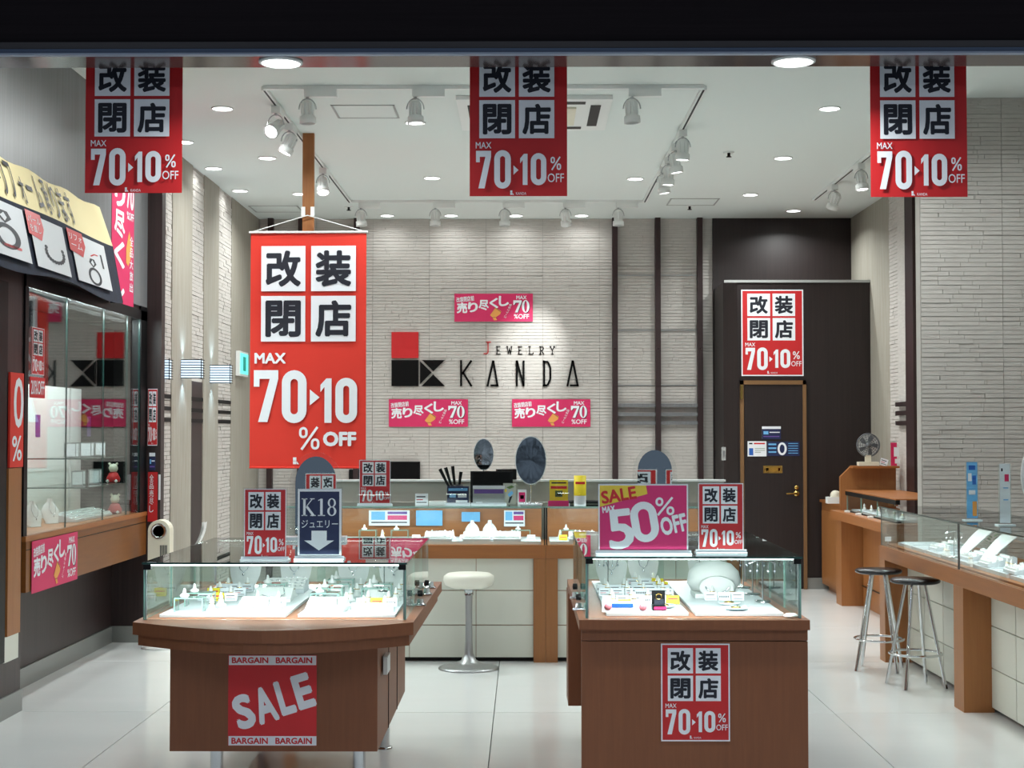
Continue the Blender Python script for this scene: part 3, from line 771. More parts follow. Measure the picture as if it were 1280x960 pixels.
ORD=('first second third fourth fifth sixth seventh eighth ninth tenth eleventh twelfth thirteenth fourteenth fifteenth').split()
DESC={'tray':'white ring tray','card':'white folded price card','tag':'black-figured price card','redcard':'red price card','yelcard':'yellow price card','pad':'white bracelet pad','riser':'clear acrylic riser','bust':'white necklace bust','tree':'chrome earring stand','cone':'white cone with ring','dish':'frosted bangle dish'}
GRP={'tray':'jewelry trays','card':'price cards','tag':'price cards with figures','redcard':'red price cards','yelcard':'yellow price cards','pad':'bracelet pads','riser':'acrylic risers','bust':'necklace busts','tree':'earring stands','cone':'ring cones','dish':'round dishes'}
def fill(x0,x1,y0,y1,z,where,gname,seed,cell=(.24,.2),mix=('tray','tray','card','tray','pad','riser','bust'),jit=.015,tall_back=True,skip=None):
    r=random.Random(seed); nx=int((x1-x0)/cell[0]); ny=int((y1-y0)/cell[1]); dx=(x1-x0)/nx; dy=(y1-y0)/ny
    for j in range(ny):
        todo=[]
        for i in range(nx):
            cx,cy=x0+dx*(i+.5)+r.uniform(-jit,jit)*.3, y0+dy*(j+.5)+r.uniform(-jit,jit)*.3
            k=r.choice(mix)
            if tall_back and j>=ny*.55 and r.random()<.55: k=r.choice(('bust','tree','riser','cone3'))
            if j<ny*.45 and k in ('bust',): k='tray'
            if tall_back and j==ny-1: k=('bust','bust','cone3','bust')[i%4]
            if skip and skip[0]<cx<skip[1] and skip[2]<cy<skip[3]: continue
            b_=lambda kk,x,y,rz=0: todo.append((x,kk,y,rz))
            if k=='cone3':
                for q_ in (-1,0,1): b_('cone',cx+q_*.055,cy)
            elif k=='card':
                for q_ in (-1,0,1): b_(r.choice(('card','tag','card','tag','yelcard' if r.random()<.4 else 'card')),cx+q_*.06,cy-.02)
                b_('cone',cx-.045,cy+.06); b_('cone',cx+.045,cy+.06)
            elif k=='riser': b_('riser',cx-.03,cy); b_('cone',cx+.06,cy)
            elif k=='tree': b_('tree',cx-.03,cy); b_('cone',cx+.05,cy+.02)
            else: b_(k,cx,cy,r.uniform(-.08,.08) if k!='tray' else 0)
        cnt={}
        tot={}
        for t_ in todo: tot[t_[1]]=tot.get(t_[1],0)+1
        for x,kk,y,rz in sorted(todo):
            n=cnt.get(kk,0); cnt[kk]=n+1
            lb=DESC[kk]+((', '+ORD[n]+' from left') if tot[kk]>1 else '')+', '+ORD[j]+' row of '+where
            bit(kk,(x,y,z),lb,rz,GRP[kk]+' in the '+gname)

def clamp(t,x,y,z,rz=0,knob=True):
    """chrome showcase lock / hinge block on a glass edge"""
    b=MB(t.location); b.lathe([(.0,0),(.026,0),(.026,.008),(.016,.012),(.014,.03),(0,.03)],(x,y,z),12); o=b.build('clamp','chrome',t)
    if knob: MB(t.location).lathe([(.0,-.012),(.014,-.01),(.014,.01),(0,.012)],(x,y,z+.055),12,axis='x').build('knob','black',o)

# ---------------------------------------------------------------- left island
ZW,ZG=.787,1.02
li=thing('display_case','left island jewelry showcase with curved wooden front and SALE panel','display case',((-1.549-.479)/2,6.9,0)); O=li.location
x0,x1,y0,y1=-1.549,-.479,6.19,7.63
pts=[(-1.572,7.78),(-1.572,6.12)]
for k in range(1,12): u=k/12; pts.append((-1.572+u*1.128,6.12-.26*math.sin(math.pi*u)))
pts+=[(-.444,6.12),(-.42,7.78)]
MB(O).prism(pts,ZW-.05,ZW,'z').build('top_slab','wood_dull',li)
ins=[(a*1.0+(.018 if a<-1 else -.018),b+.018) for a,b in pts[1:-1]]; ins=[(-1.55,7.76)]+ins+[(-.44,7.76)]
MB(O).prism(ins,ZW-.095,ZW-.051,'z').build('apron','wood_dull',li)
MB(O).box(-1.45,-.6,6.25,6.29,.245,ZW-.096).build('front_panel','wood_dull',li)
MB(O).box(-.62,-.6,6.291,7.7,.245,ZW-.096).box(-.6,-.597,6.75,6.754,.245,ZW-.1,1).box(-.6,-.597,7.2,7.204,.245,ZW-.1,1).build('side_panel',['wood_dull','black'],li)
MB(O).box(-1.45,-1.43,6.291,7.7,.245,ZW-.096).box(-1.43,-.62,7.68,7.7,.245,ZW-.096).box(-1.43,-.62,6.29,7.68,.245,.265).build('body','wood_dull',li)
for px in (271,449):
    X=at(px,940,6.36).x
    MB(O).lathe([(.027,.008),(.027,.245)],(X,6.36,0),18).lathe([(.04,0),(.04,.008),(.027,.009)],(X,6.36,0),18).build('leg','chrome',li)
    MB(O).lathe([(.027,.008),(.027,.245)],(X,7.5,0),18).lathe([(.04,0),(.04,.008),(.027,.009)],(X,7.5,0),18).build('leg','chrome',li)
def glassbox(t,x0,x1,y0,y1,z0,z1,splits=(),side_splits=1,sliding=True,light_w=1.0,led=True,posts=True):
    O=t.location; g=.006
    MB(O).pane(x0-.004,x1+.004,y0-.006,y1+.004,z1-.008,z1,'z').build('glass_top',['glass_top','glass_edge'],t)
    MB(O).pane(x0+g,x1-g,y0,y0+g,z0+.001,z1-.009,'y').build('front_glass',['glass','glass_edge_light'],t)
    n=side_splits
    for xx in (x0,x1-g):
        for k in range(n):
            a=y0+g+(y1-y0-g)*k/n; b=y0+g+(y1-y0-g)*(k+1)/n-.004
            MB(O).pane(xx,xx+g,a,b,z0+.001,z1-.009,'x').build('side_glass',['glass','glass_edge_light'],t)
    mid=(x0+x1)/2
    MB(O).pane(x0+g,mid+.02,y1-.014,y1-.009,z0+.001,z1-.009,'y').build('rear_door',['glass','glass_edge_light'],t)
    MB(O).pane(mid-.02,x1-g,y1-.007,y1-.002,z0+.001,z1-.009,'y').build('rear_door',['glass','glass_edge_light'],t)
    if posts:
        for xx,yy in ((x0+.004,y0+.004),(x1-.012,y0+.004),(x0+.004,y1-.03),(x1-.012,y1-.03)):
            MB(O).box(xx,xx+.008,yy+.004,yy+.012,z0,z1-.009).build('corner_post','alu',t)
        for xx in (x0+.001,x1-.031): MB(O).box(xx,xx+.03,y0-.001,y0+.02,z1-.03,z1-.009).build('corner_block','black',t)
    if led:
        MB(O).box(x0+.03,x1-.03,y0+.008,y0+.022,z1-.0135,z1-.0095).build('light_bar','led',t)
        light('case_light','AREA',((x0+x1)/2-O[0],y0+.03-O[1],z1-.022),11*light_w*(x1-x0)*K_CASE,(.93,.98,1),size=(x1-x0)-.08,sy=.012,rot=(R(38),0,0),parent=t)
        MB(O).box(x0+.03,x1-.03,y1-.04,y1-.026,z1-.017,z1-.0095).build('light_bar','led',t)
        light('case_light','AREA',((x0+x1)/2-O[0],y1-.05-O[1],z1-.022),8*light_w*(x1-x0)*K_CASE,(.93,.98,1),size=(x1-x0)-.08,sy=.012,rot=(R(-30),0,0),parent=t)
glassbox(li,x0,x1,y0,y1,ZW,ZG,side_splits=3)
MB(O).box(-1.50,-.98,6.27,7.5,ZW+.001,ZW+.012).build('display_board','tray_white',li)
MB(O).box(-.93,-.53,6.27,7.5,ZW+.001,ZW+.012).build('display_board','tray_white',li)
for y in (6.7,7.15): clamp(li,-.456,y,ZW)
clamp(li,-.456,7.45,ZW,knob=False)
zt=ZW+.013
fill(-1.49,-.99,6.28,7.48,zt,'left island main board','left island case, main board',3,cell=(.235,.185),mix=('tray','card','riser','card','pad','card'))
fill(-.925,-.535,6.28,7.48,zt,'left island right board','left island case, right board',5,cell=(.19,.18),mix=('card','riser','dish','card','pad'))
loc,w_,h_=by_px(285,819,396,932,6.248)
flat('sale_panel','square red SALE panel with BARGAIN strips on the left island front','poster',BARG,(loc.x,6.247,loc.z),w_,h_,'red_mark',th=.002)
c=at(481,828,6.5)
o=MB().box(-.592,-.575,6.42,6.56,.53,.60).box(-.5935,-.5735,6.43,6.55,.60,.605).build('card_holder','white_plastic'); tag(o,'small white card holder on the side of the left island','card holder')
# ---------------------------------------------------------------- right island
ri=thing('display_case','right island jewelry showcase, straight wooden body with closing-sale poster','display case',(.727,6.95,0)); O=ri.location
X0,X1,Y0,Y1=.283,1.171,6.25,7.81; ZG2=1.04
X0=at(732,772,6.25).x; X1=at(1002,772,6.25).x
sx0=at(724,780,6.2).x; sx1=at(1012.5,780,6.2).x; bx0=at(727,900,6.24).x; bx1=at(1010,900,6.24).x
MB(O).box(sx0,sx1,6.2,7.92,ZW-.04,ZW).build('top_slab','wood_dull',ri)
MB(O).box(bx0,bx1,6.235,6.27,ZW-.087,ZW-.041).build('apron','wood_dull',ri)
MB(O).box(bx0,bx1,6.235,6.27,.13,ZW-.091).build('front_panel','wood_dull',ri)
MB(O).box(bx0+.06,bx1-.01,6.271,7.58,.13,ZW-.041).build('body','wood_dull',ri)
MB(O).box(bx0-.015,bx1,7.6,7.9,.19,ZW-.041).build('rear_panel','wood_dull',ri)
for X,Y in ((bx0+.12,6.4),(bx1-.12,6.4),(bx0+.1,7.7),(bx1-.1,7.7)):
    MB(O).lathe([(.035,0),(.035,.01),(.024,.011),(.024,.19 if Y>7.6 else .13)],(X,Y,0),16).build('leg','chrome',ri)
glassbox(ri,X0,X1,Y0,Y1,ZW,ZG2,side_splits=4)
for y in (6.55,7.0): clamp(ri,X0-.018+.0,y,ZW)
MB(O).box(X0+.09,X0+.43,6.33,7.7,ZW+.001,ZW+.012).build('display_board','tray_white',ri)
MB(O).box(X0+.46,X1-.06,6.33,7.7,ZW+.001,ZW+.012).build('display_board','tray_white',ri)
fill(X0+.095,X0+.425,6.45,7.68,zt,'right island left board','right island case, left board',11,cell=(.165,.15),mix=('card','riser','dish','card','tree'))
fill(X0+.465,X1-.065,6.34,7.68,zt,'right island right board','right island case, right board',12,cell=(.19,.175),mix=('pad','card','dish','pad'),skip=(X0+.45,X0+.8,6.85,7.15))
# special pieces in the right island
c=at(819,746,6.62)
gb=thing('ring_box','open black ring box with a ring and pink tag in the right island showcase','ring box',(c.x,6.42,zt))
MB().box(-.028,.028,0,.05,0,.022).build('box_base','black',gb); MB().box(-.028,.028,.042,.05,.0225,.08).build('lid','black',gb)
MB().box(-.02,.02,.008,.04,.0225,.045).build('cushion','ink',gb); MB().tube([(.012*math.cos(a),.02,.056+.012*math.sin(a)) for a in [k*math.pi/6 for k in range(12)]],.002,5,closed=True).build('ring','gold',gb)
MB().box(-.022,.03,-.003,-.0005,.004,.016).build('tag','pink',gb)
lx=thing('jewelry_leaflet','red and white leaflet with blue strip at the front of the right island case','leaflet',(at(783,768,6.34).x,6.36,zt))
MB().box(-.1,.1,0,.003,0,.045).build('card','paper',lx); MB().box(-.06,.03,-.001,-.0002,.02,.036).build('blue_strip','blue',lx)
MB().lathe([(.016,0),(.016,-.0006),(0,-.0006)],(-.075,-.001,.024),14,axis='y').lathe([(.016,0),(.016,-.0006),(0,-.0006)],(.07,-.001,.022),14,axis='y').build('red_emblem','pink_soft',lx)
nf=thing('rounded_bust','rounded white necklace bust with oval pad, largest form in the right island showcase','necklace stand',(X0+.62,7.0,zt+.06))
MB().lathe([(0,-.04),(.1,-.036),(.125,.0),(.115,.05),(.08,.085),(.03,.1),(0,.102)],(0,.02,.0),26,sy=.7).build('bust','velvet_white',nf)
MB().lathe([(0,-.012),(.075,-.008),(.085,0),(.075,.006),(0,.004)],(0,-.1,-.01),26,axis='y',sy=.6).build('oval_pad','velvet_white',nf)
MB().tube([(.055*math.cos(a),-.115,.0+.035*math.sin(a)) for a in [R(190+i*16) for i in range(11)]],.003,5).build('necklace','silver',nf)
MB().box(-.1,.1,-.12,.08,-.0595,-.04).build('foot','velvet_white',nf)
for X in (X1-.1,):
    for y,q_ in ((6.75,'nearest'),(7.05,'middle'),(7.35,'farthest')):
        o=bit('tree',(X+.02,y,ZW+.013),'tall chrome earring stand by the right side glass of the right island, '+q_+' of three',0,'side earring stands in the right island',1.2)
o=MB().lathe([(0,.0),(.03,.0),(.03,.008),(.02,.014),(0,.016)],(X1-.035,6.30,ZW+.001),20).build('puck_light','white_plastic'); tag(o,'small white round puck in the front right corner of the right island case','puck')
loc,w_,h_=by_px(826.5,804.5,912,926.5,6.233)
flat('wall_poster','red closing-sale poster with white border on the front of the right island','poster',POSTER,(loc.x,6.2325,loc.z),w_,h_)

# stand cards on glass tops
def stand_card(label,mesh,r4,Y,ztop,sheet='red_paper',back=None,backlabel=None):
    loc,w_,h_=by_px(*r4,Y)
    t=thing('stand_card',label,'sign card',(loc.x,Y,ztop))
    hh=loc.z+h_-ztop
    MB().box(-w_/2,w_/2,0,.003,.004,hh).build('card',sheet,t)
    link('print',mesh,t,loc=(0,-.0006,.006),scale=(w_,1,hh-.006))
    if back: link('back_print',back,t,loc=(0,.0036,.006),rot=(0,0,math.pi),scale=(w_,1,hh-.006))
    MB().box(-w_/2-.012,w_/2+.012,-.03,.05,0,.006).box(-w_/2-.012,w_/2+.012,-.005,-.002,.006,.016).build('base','acrylic_frost',t)
    MB().pane(-w_/2-.006,w_/2+.006,-.0045,-.0028,.016,hh+.006,'y').build('sleeve',['acrylic','glass_edge_light'],t)
    return t
stand_card('red closing-sale card standing left of the K18 card on the left island',POSTER,(305,611,358,695),6.28,ZG+.001,back=POSTER)
stand_card('dark blue K18 card with a white down arrow standing on the left island',K18,(372,611,427,694),6.31,ZG+.001,'blue_dark',back=POSTER)
stand_card('large magenta SALE 50% OFF card standing on the right island',FIFTY,(748,605,860,686),6.36,ZG2+.001,'magenta',back=POSTER)
stand_card('red closing-sale card standing beside the 50% card on the right island',POSTER,(873,604,929,684),6.42,ZG2+.001,back=POSTER)

# arch mirrors on the island glass tops
def arch_mirror(label,r4,Y,z,round_=False):
    loc,w_,h_=by_px(*r4,Y); zt_=loc.z+h_-z
    t=thing('table_mirror',label,'mirror',(loc.x,Y,z))
    def arch(w,h,z0):
        r_=w/2; p_=[(-r_,z0),(r_,z0)]; hc=h-r_*1.25
        return p_+[(r_*math.cos(R(180*k/16)),hc+r_*1.25*math.sin(R(180*k/16))) for k in range(17)]
    MB().prism(arch(w_,zt_,.02),.0,.008,'y').build('rim','acrylic',t)
    MB().prism(arch(w_*.78,zt_*.95,.03),-.002,-.0005,'y').build('mirror_plate','mirror',t)
    MB().box(-w_/2-.02,w_/2+.02,-.05,.06,0,.018).build('base','acrylic_frost',t)
    return t
m1=arch_mirror('arched table mirror behind the K18 card on the left island',(362,565,428,640),7.45,ZG+.001)
m2=arch_mirror('arched table mirror behind the 50% card on the right island',(791,557,846,640),7.6,ZG2+.001)
m1.rotation_euler=(0,0,R(2)); m2.rotation_euler=(0,0,R(-2))
# ---------------------------------------------------------------- back counter
def back_counter(x0,x1,label,posts,seed,panels):
    t=thing('display_counter',label,'display counter',((x0+x1)/2,10.55,0)); O=t.location
    yf=10.28; yb=10.86
    MB(O).box(x0,x1,yf,yb,ZW-.09,ZW-.0).build('worktop','wood',t)
    MB(O).box(x0,x1,yf+.05,yb,.03,ZW-.091).build('carcass','wood',t)
    MB(O).box(x0+.01,x1-.01,yf+.08,yb-.02,0,.029).build('toe_kick','toe',t)
    for a,b in posts: MB(O).box(a,b,yf,yf+.049,.0,ZW-.091).build('leg_panel','wood_v',t)
    for (a,b) in panels:
        for z0,z1 in ((.03,.243),(.249,.476),(.482,ZW-.094)):
            MB(O).box(a+.002,b-.002,yf+.035,yf+.049,z0,z1).build('panel','panel_white',t)
    MB(O).box(x0+.02,x1-.02,yb-.03,yb-.01,ZW,1.03).build('rear_board','wood',t)
    g=.006
    MB(O).pane(x0,x1,yf,yb,1.04,1.048,'z').build('glass_top',['glass_top','glass_edge_light'],t)
    MB(O).pane(x0+.01,x1-.01,yf+.01,yf+.016,ZW+.001,1.039,'y').build('front_glass',['glass','glass_edge'],t)
    for xx in (x0+.002,x1-.01): MB(O).box(xx,xx+.008,yf+.004,yf+.02,ZW,1.04).build('corner_post','black',t)
    MB(O).box(x0+.03,x1-.03,yf+.06,yb-.06,ZW+.001,ZW+.022).build('display_board','tray_white',t)
    MB(O).box(x0+.03,x1-.03,yf+.02,yf+.032,1.032,1.0385).build('light_bar','alu',t)
    light('case_light','AREA',(0,yf+.045-O[1],1.024),5*(x1-x0)*K_CASE,(.93,.98,1),size=(x1-x0)-.1,sy=.012,rot=(R(32),0,0),parent=t)
    return t
xm=at(682,700,10.28).x; xw=.075
pA=at(667,700,10.28).x; pB=at(697,700,10.28).x; x595=at(595,700,10.3).x
c1=back_counter(-1.62,xm-.001,'long back display counter with white panels behind the islands',[(-1.62,-1.54),(pA,xm-.001)],21,
   [(x595,pA),(x595-.45,x595),(x595-.9,x595-.45),(-1.54,x595-.9)])
c2=back_counter(xm+.001,1.45,'shorter back display counter right of the twin wooden posts',[(xm+.001,pB),(1.37,1.45)],22,[(pB,pB+.35),(pB+.35,pB+.8),(pB+.8,1.37)])
# contents of the back counter: (px,py of the object's top, kind)
zc=ZW+.023
_n={}
for px,k in sorted(((478,'cone'),(500,'riser'),(540,'cone'),(556,'cone'),(566,'cone'),(548,'tray'),(590,'bust'),(612,'bust'),(596,'tray'),(640,'cone'),(652,'riser'),(664,'card'),(612,'tag'),(634,'tray'),(580,'card'),(700,'cone'),(712,'riser'),(704,'yelcard'),(728,'tray'),(520,'card'),(460,'riser'),(740,'cone'),(765,'tray'),(790,'cone'),(820,'riser'))):
    Y=10.42 if k in ('tray','card','tag','yelcard') else 10.62
    X=at(px,670,Y).x
    lab={'cone':'white ring cone with a gold ring','riser':'clear acrylic riser with white ring holder','tray':'white jewelry tray with silver rings','bust':'white necklace bust','card':'small folded white price card','tag':'small folded white price card with figures','yelcard':'small yellow price card'}[k]
    _n[k]=_n.get(k,0)+1
    bit(k,(X,Y,zc),lab+', '+ORD[_n[k]-1]+' from left in the back counter',0,k+'s in the back counter',.62 if k=='bust' else 1)
def slab(name,label,cat,r4,Y,m,th=.01,z=None,bars=None,mesh=None):
    loc,w_,h_=by_px(*r4,Y)
    if z is not None: h_=loc.z+h_-z; loc.z=z
    t=thing(name,label,cat,loc)
    MB().box(-w_/2,w_/2,0,th,0,h_).build('board',m,t)
    if mesh: link('print',mesh,t,loc=(0,-.0006,0),scale=(w_,1,h_))
    return t,w_,h_
nb=note_mesh('paper',[(6,6,40,50,'sky_blue'),(46,6,94,20,'purple'),(46,26,94,50,'magenta'),(6,60,94,66,'ink')],100,80)
for r4,lb,m_ in (((461,638,512,657),'wide pale','paper'),((520,638,553,657),'blue and grey','sky_blue'),((577,640,600,652),'light blue','sky_blue'),((630,638,656,658),'purple and white','paper')):
    slab('case_notice',lb+' notice standing inside the back counter against its wooden rear board','notice',r4,10.78,m_,.004,mesh=nb if m_=='paper' else None)
# objects on the back counter
ZC=1.0485
stand_card('red closing-sale card standing on the back counter beside the black wall screen',POSTER,(449,575,488,631),10.4,ZC,back=POSTER)
# low partition behind the counter
pt=thing('low_partition','low grey partition board behind the back counter','partition',(0,11.05,0))
MB(pt.location).box(-1.63,1.45,11.05,11.09,0,1.19).build('board','grey_board',pt); MB(pt.location).box(-1.64,1.46,11.03,11.11,1.1905,1.205).build('cap','white_plastic',pt)
t,w_,h_=slab('wall_screen','black flat screen hanging on the stone wall beside the red card','screen',(486,577,525,604),15.93,'black',.04)
MB().box(-w_/2+.01,w_/2-.01,-.002,-.0005,.01,h_-.01).build('glass_panel','black_gloss',t)
t,w_,h_=slab('wall_screen','narrow black box on the stone wall between the banner and the red card','speaker',(436,587,450,604),15.93,'black',.06)
# calculator / card stand etc.
n_b=note_mesh('blue_dark',[(6,8,94,20,'sky_blue'),(10,34,40,50,'sky_blue'),(50,34,90,50,'paper'),(40,62,94,72,'paper')],100,80)
t=stand_card('dark blue card with light bars in an acrylic stand on the back counter',n_b,(559,608,586,632),10.45,ZC,'blue_dark')
n_g=note_mesh('grey_plastic',[(0,0,100,14,'paper'),(4,16,96,34,'purple'),(10,70,30,80,'paper')],100,80)
stand_card('wide grey leaflet with a purple band in an acrylic stand on the back counter',n_g,(591,607,631,633),10.45,ZC,'grey_plastic')
t,w_,h_=slab('monitor','wide black monitor standing behind the grey leaflet on the back counter','monitor',(588,589,641,608),10.75,'black',.03,z=ZC)
MB().box(-w_/2+.02,w_/2-.02,-.002,-.0005,h_*.2,h_-.01).build('screen','black_gloss',t)
t,w_,h_=slab('monitor','small tilted black monitor behind the wide monitor','monitor',(621,585,647,598),11.0,'black',.03); t.location.z=1.206+.0; t.rotation_euler=(0,0,R(25))
MB().tube([(0,.01,0),(0,.01,-.0)],.01).v
t,w_,h_=slab('card_stand','small white card with a magenta square on the back counter','sign card',(647,612,658,623),10.5,'paper',.004,z=ZC,mesh=note_mesh('paper',[(14,14,86,66,'magenta'),(28,30,72,50,'paper')],100,80))
t,w_,h_=slab('card_stand','white note card with small print on the back counter','sign card',(519,617,535,630),10.45,'paper',.004,z=ZC,mesh=N_CARD)
t,w_,h_=slab('keyboard','low white keypad lying on the back counter beside the note card','keypad',(536,627,557,632),10.5,'white_plastic',.09,z=ZC)
for i in range(8): MB().box(-w_/2+.01+i*(w_-.02)/8,-w_/2+.004+(i+1)*(w_-.02)/8,.01,.08,h_,h_+.004).build('key','grey_plastic',t)
# dark figurine of a racket-like feather pen holder
c=at(572,605,10.8)
t=thing('pen_holder','black pen cup with leaning pens on the partition edge','pen holder',(at(571,600,10.78).x,10.78,ZC))
MB().lathe([(.0,0),(.04,0),(.045,.13),(.041,.13),(.038,.004)],seg=16).build('cup','black',t)
for i,(dx,dz) in enumerate(((-.12,.24),(-.08,.25),(-.03,.26),(.03,.22))):
    MB().tube([(0,0,.02),(dx*.6,0,dz*.6),(dx,0,dz)],[.006,.01,.014],6).build('pen','black',t)
# paper crane sign
t,w_,h_=slab('picture_card','card with a light blue and yellow picture in front of the grey partition','picture card',(629,604,645,633),10.6,'grey_board',.004,z=ZC)
q=P2(0,0,60,100); q.poly([(20,55),(40,35),(48,48),(30,66)],'sky_blue',1).poly([(14,20),(40,10),(52,18),(30,28)],'leaf',1).poly([(2,28),(16,28),(16,42),(2,42)],'yellow',1).poly([(30,66),(44,60),(30,96),(24,92)],'ink',1)
link('print',q.mesh('lettering'),t,loc=(0,-.0006,0),scale=(w_,1,h_))
# oval stand mirrors
def oval_mirror(label,r4,Y,zb,tilt=0,stand=True,name='oval_mirror'):
    loc,w_,h_=by_px(*r4,Y)
    t=thing(name,label,'mirror',(loc.x,Y,zb)); cz=loc.z+h_/2-zb
    a=MB().lathe([(1,0),(1,.01),(0,.01)],(0,0,0),36,axis='y').build('rim','acrylic_frost' if stand else 'black',t); a.scale=(w_/2,1,h_/2); a.location=(0,0,cz)
    b=MB().lathe([(.96,-.002),(0,-.002)],(0,0,0),36,axis='y').build('mirror_plate','mirror',t); b.scale=(w_/2,1,h_/2); b.location=(0,0,cz)
    a.rotation_euler=b.rotation_euler=(R(tilt),0,0)
    if stand:
        MB().tube([(0,.012,.01),(0,.012,cz-h_/2+.02)],.006,8).lathe([(0,0),(.07,0),(.06,.012),(0,.014)],(0,0,0),20).build('stand','chrome',t)
    return t
oval_mirror('tall pale oval mirror on a stand on the back counter',(644,545,683,606),10.6,ZC,tilt=-3)
t=oval_mirror('small dark oval mirror on the wall above the monitors',(592,548,617,588),11.06,1.206,tilt=3)
# yellow sign + cylinder + tray
ny=note_mesh('yellow_b',[(10,12,90,20,'ink'),(6,34,94,50,'red_mark'),(30,60,70,96,'leaf'),(40,70,60,88,'yellow_b'),(4,118,96,134,'paper')],100,140)
stand_card('yellow sign card in a black frame on the back counter',ny,(687,600,710,633),10.4,ZC,'yellow_b')
t=thing('menu_base','magenta base strip under the yellow sign card','sign base',(at(698,630,10.33).x,10.33,ZC)); MB().box(-.07,.07,0,.025,0,.035).build('strip','magenta',t)
c=at(725,600,10.42)
t=thing('paper_tube','yellow and white paper cylinder standing on the back counter','cylinder',(c.x,10.42,ZC)); hh=c.z+.03-ZC
MB().lathe([(.041,0),(.041,hh*.33)],seg=24).build('white_band','paper',t); MB().lathe([(.0415,hh*.33),(.0415,hh),(.036,hh)],seg=24).build('yellow_band','yellow_b',t)
MB().box(-.033,.033,-.0445,-.0425,hh*.72,hh*.8).build('red_print','red_mark',t)
t=thing('cable_coil','flat black cable coil lying behind the yellow cylinder','cable',(at(730,630,10.6).x,10.62,ZC))
MB().tube([(.13*math.cos(a),.06*math.sin(a),.014) for a in [k*math.pi/10 for k in range(20)]],.012,6,closed=True).build('coil','black',t)
c=at(680,630,10.5)
t=thing('crystal_tray','round clear crystal tray with sparkling pieces under the oval mirror','tray',(at(664,630,10.36).x,10.365,ZC))
MB().lathe([(0,0),(.07,0),(.08,.015),(.076,.015),(.066,.004),(0,.004)],seg=24).build('dish','acrylic_frost',t)
for k in range(7):
    a=k*.9; MB().lathe([(0,.0),(.011,.009),(0,.02)],(.05*math.cos(a),.04*math.sin(a),.006),6).build('crystal','silver',t)

# ---------------------------------------------------------------- white stools
def white_stool(label,X,Y):
    t=thing('round_stool',label,'stool',(X,Y,0),0,'white padded stools')
    MB().lathe([(0,.53),(.12,.53),(.155,.545),(.168,.575),(.165,.605),(.14,.622),(0,.628)],seg=32).build('seat','seat_white',t)
    MB().lathe([(.07,.52),(.07,.529),(0,.529)],seg=20).build('seat_plate','chrome',t)
    MB().lathe([(.031,.48),(.031,.52),(0,.52)],seg=20).build('collar','chrome',t)
    MB().lathe([(.2,0),(.2,.008),(.17,.018),(.1,.03),(.05,.055),(.03,.1),(.024,.18),(.022,.3),(.024,.48)],seg=32).build('pedestal','alu',t)
white_stool('white padded stool on a chrome trumpet base in front of the back counter',at(586,832,10.02).x,10.02)
white_stool('white padded stool seen through the glass of the right island',at(893,715,9.5).x,9.5)
# black stools
def black_stool(label,X,Y,rz):
    t=thing('bar_stool',label,'stool',(X,Y,0),rz,'black round stools with chrome legs')
    MB().lathe([(0,.625),(.13,.625),(.148,.632),(.152,.645),(.14,.655),(0,.657)],seg=32).build('seat','seat_black',t)
    for k in range(4):
        a=R(45+90*k); MB().tube([(.06*math.cos(a),.06*math.sin(a),.624),(.185*math.cos(a),.185*math.sin(a),.0)],.011,8).build('leg','chrome',t)
    rr=.06+.125*(1-.2/.624)-.0
    MB().tube([((rr+.012)*math.cos(a),(rr+.012)*math.sin(a),.2) for a in [k*math.pi/16 for k in range(32)]],.008,8,closed=True).build('foot_ring','chrome',t)
black_stool('black round stool with chrome legs, nearer the entrance at the right counter',at(1145,855,9.35).x,9.35,R(12))
black_stool('black round stool with chrome legs, farther back at the right counter',at(1099,834,10.0).x,10.0,R(-20))

# ---------------------------------------------------------------- right counter
rc=thing('display_counter','long display counter along the right wall with glass case and white panels','display counter',(2.7,8.6,0)); O=rc.location
xf,xb=2.43,3.0; ya,yb=6.6,10.45
MB(O).box(xf,xb,ya,yb,ZW-.1,ZW-.01).build('worktop','wood',rc)
for a,b in ((10.3,10.45),(8.47,8.66),(6.64,6.83)): MB(O).box(xf+.001,xf+.17,a,b,0,ZW-.101).build('leg_panel','wood_v',rc)
MB(O).box(2.60,xb,ya+.02,yb-.02,.03,ZW-.101).build('carcass','wood',rc)
MB(O).box(2.64,xb,ya+.05,yb-.05,0,.029).build('toe_kick','toe',rc)
for a,b in ((9.885,10.3),(9.44,9.88),(9.0,9.435),(8.66,8.995),(8.05,8.47),(7.61,8.045),(7.17,7.605),(6.83,7.165)):
    for z0,z1 in ((.03,.243),(.249,.476),(.482,ZW-.104)):
        MB(O).box(2.585,2.599,a+.003,b-.003,z0,z1).build('panel','panel_white',rc)
MB(O).box(xf+.04,xb-.02,ya+.03,yb-.03,ZW-.009,ZW+.003).build('display_board','wood',rc)
zg=1.035
MB(O).pane(xf+.005,xb-.0,ya,yb,zg,zg+.008,'z').build('glass_top',['glass_top','glass_edge'],rc)
for a,b in ((8.605,yb-.002),(ya+.002,8.595)): MB(O).pane(xf+.012,xf+.018,a,b,ZW-.009,zg-.001,'x').build('front_glass',['glass','glass_edge'],rc)
MB(O).box(xf+.012,xf+.022,8.595,8.605,ZW-.009,zg-.001).build('glass_joint','black',rc)
MB(O).pane(xf+.02,xb-.02,yb-.012,yb-.006,ZW-.009,zg-.001,'y').build('end_glass',['glass','glass_edge_light'],rc)
MB(O).box(xf+.022,xf+.034,ya+.03,yb-.03,zg-.007,zg-.002).build('light_bar','alu',rc)
light('case_light','AREA',(xf+.045-O[0],(ya+yb)/2-O[1],zg-.018),14*K_CASE,(.93,.98,1),size=.012,sy=yb-ya-.2,rot=(0,R(-35),0),parent=rc)
W_='in the right counter case'
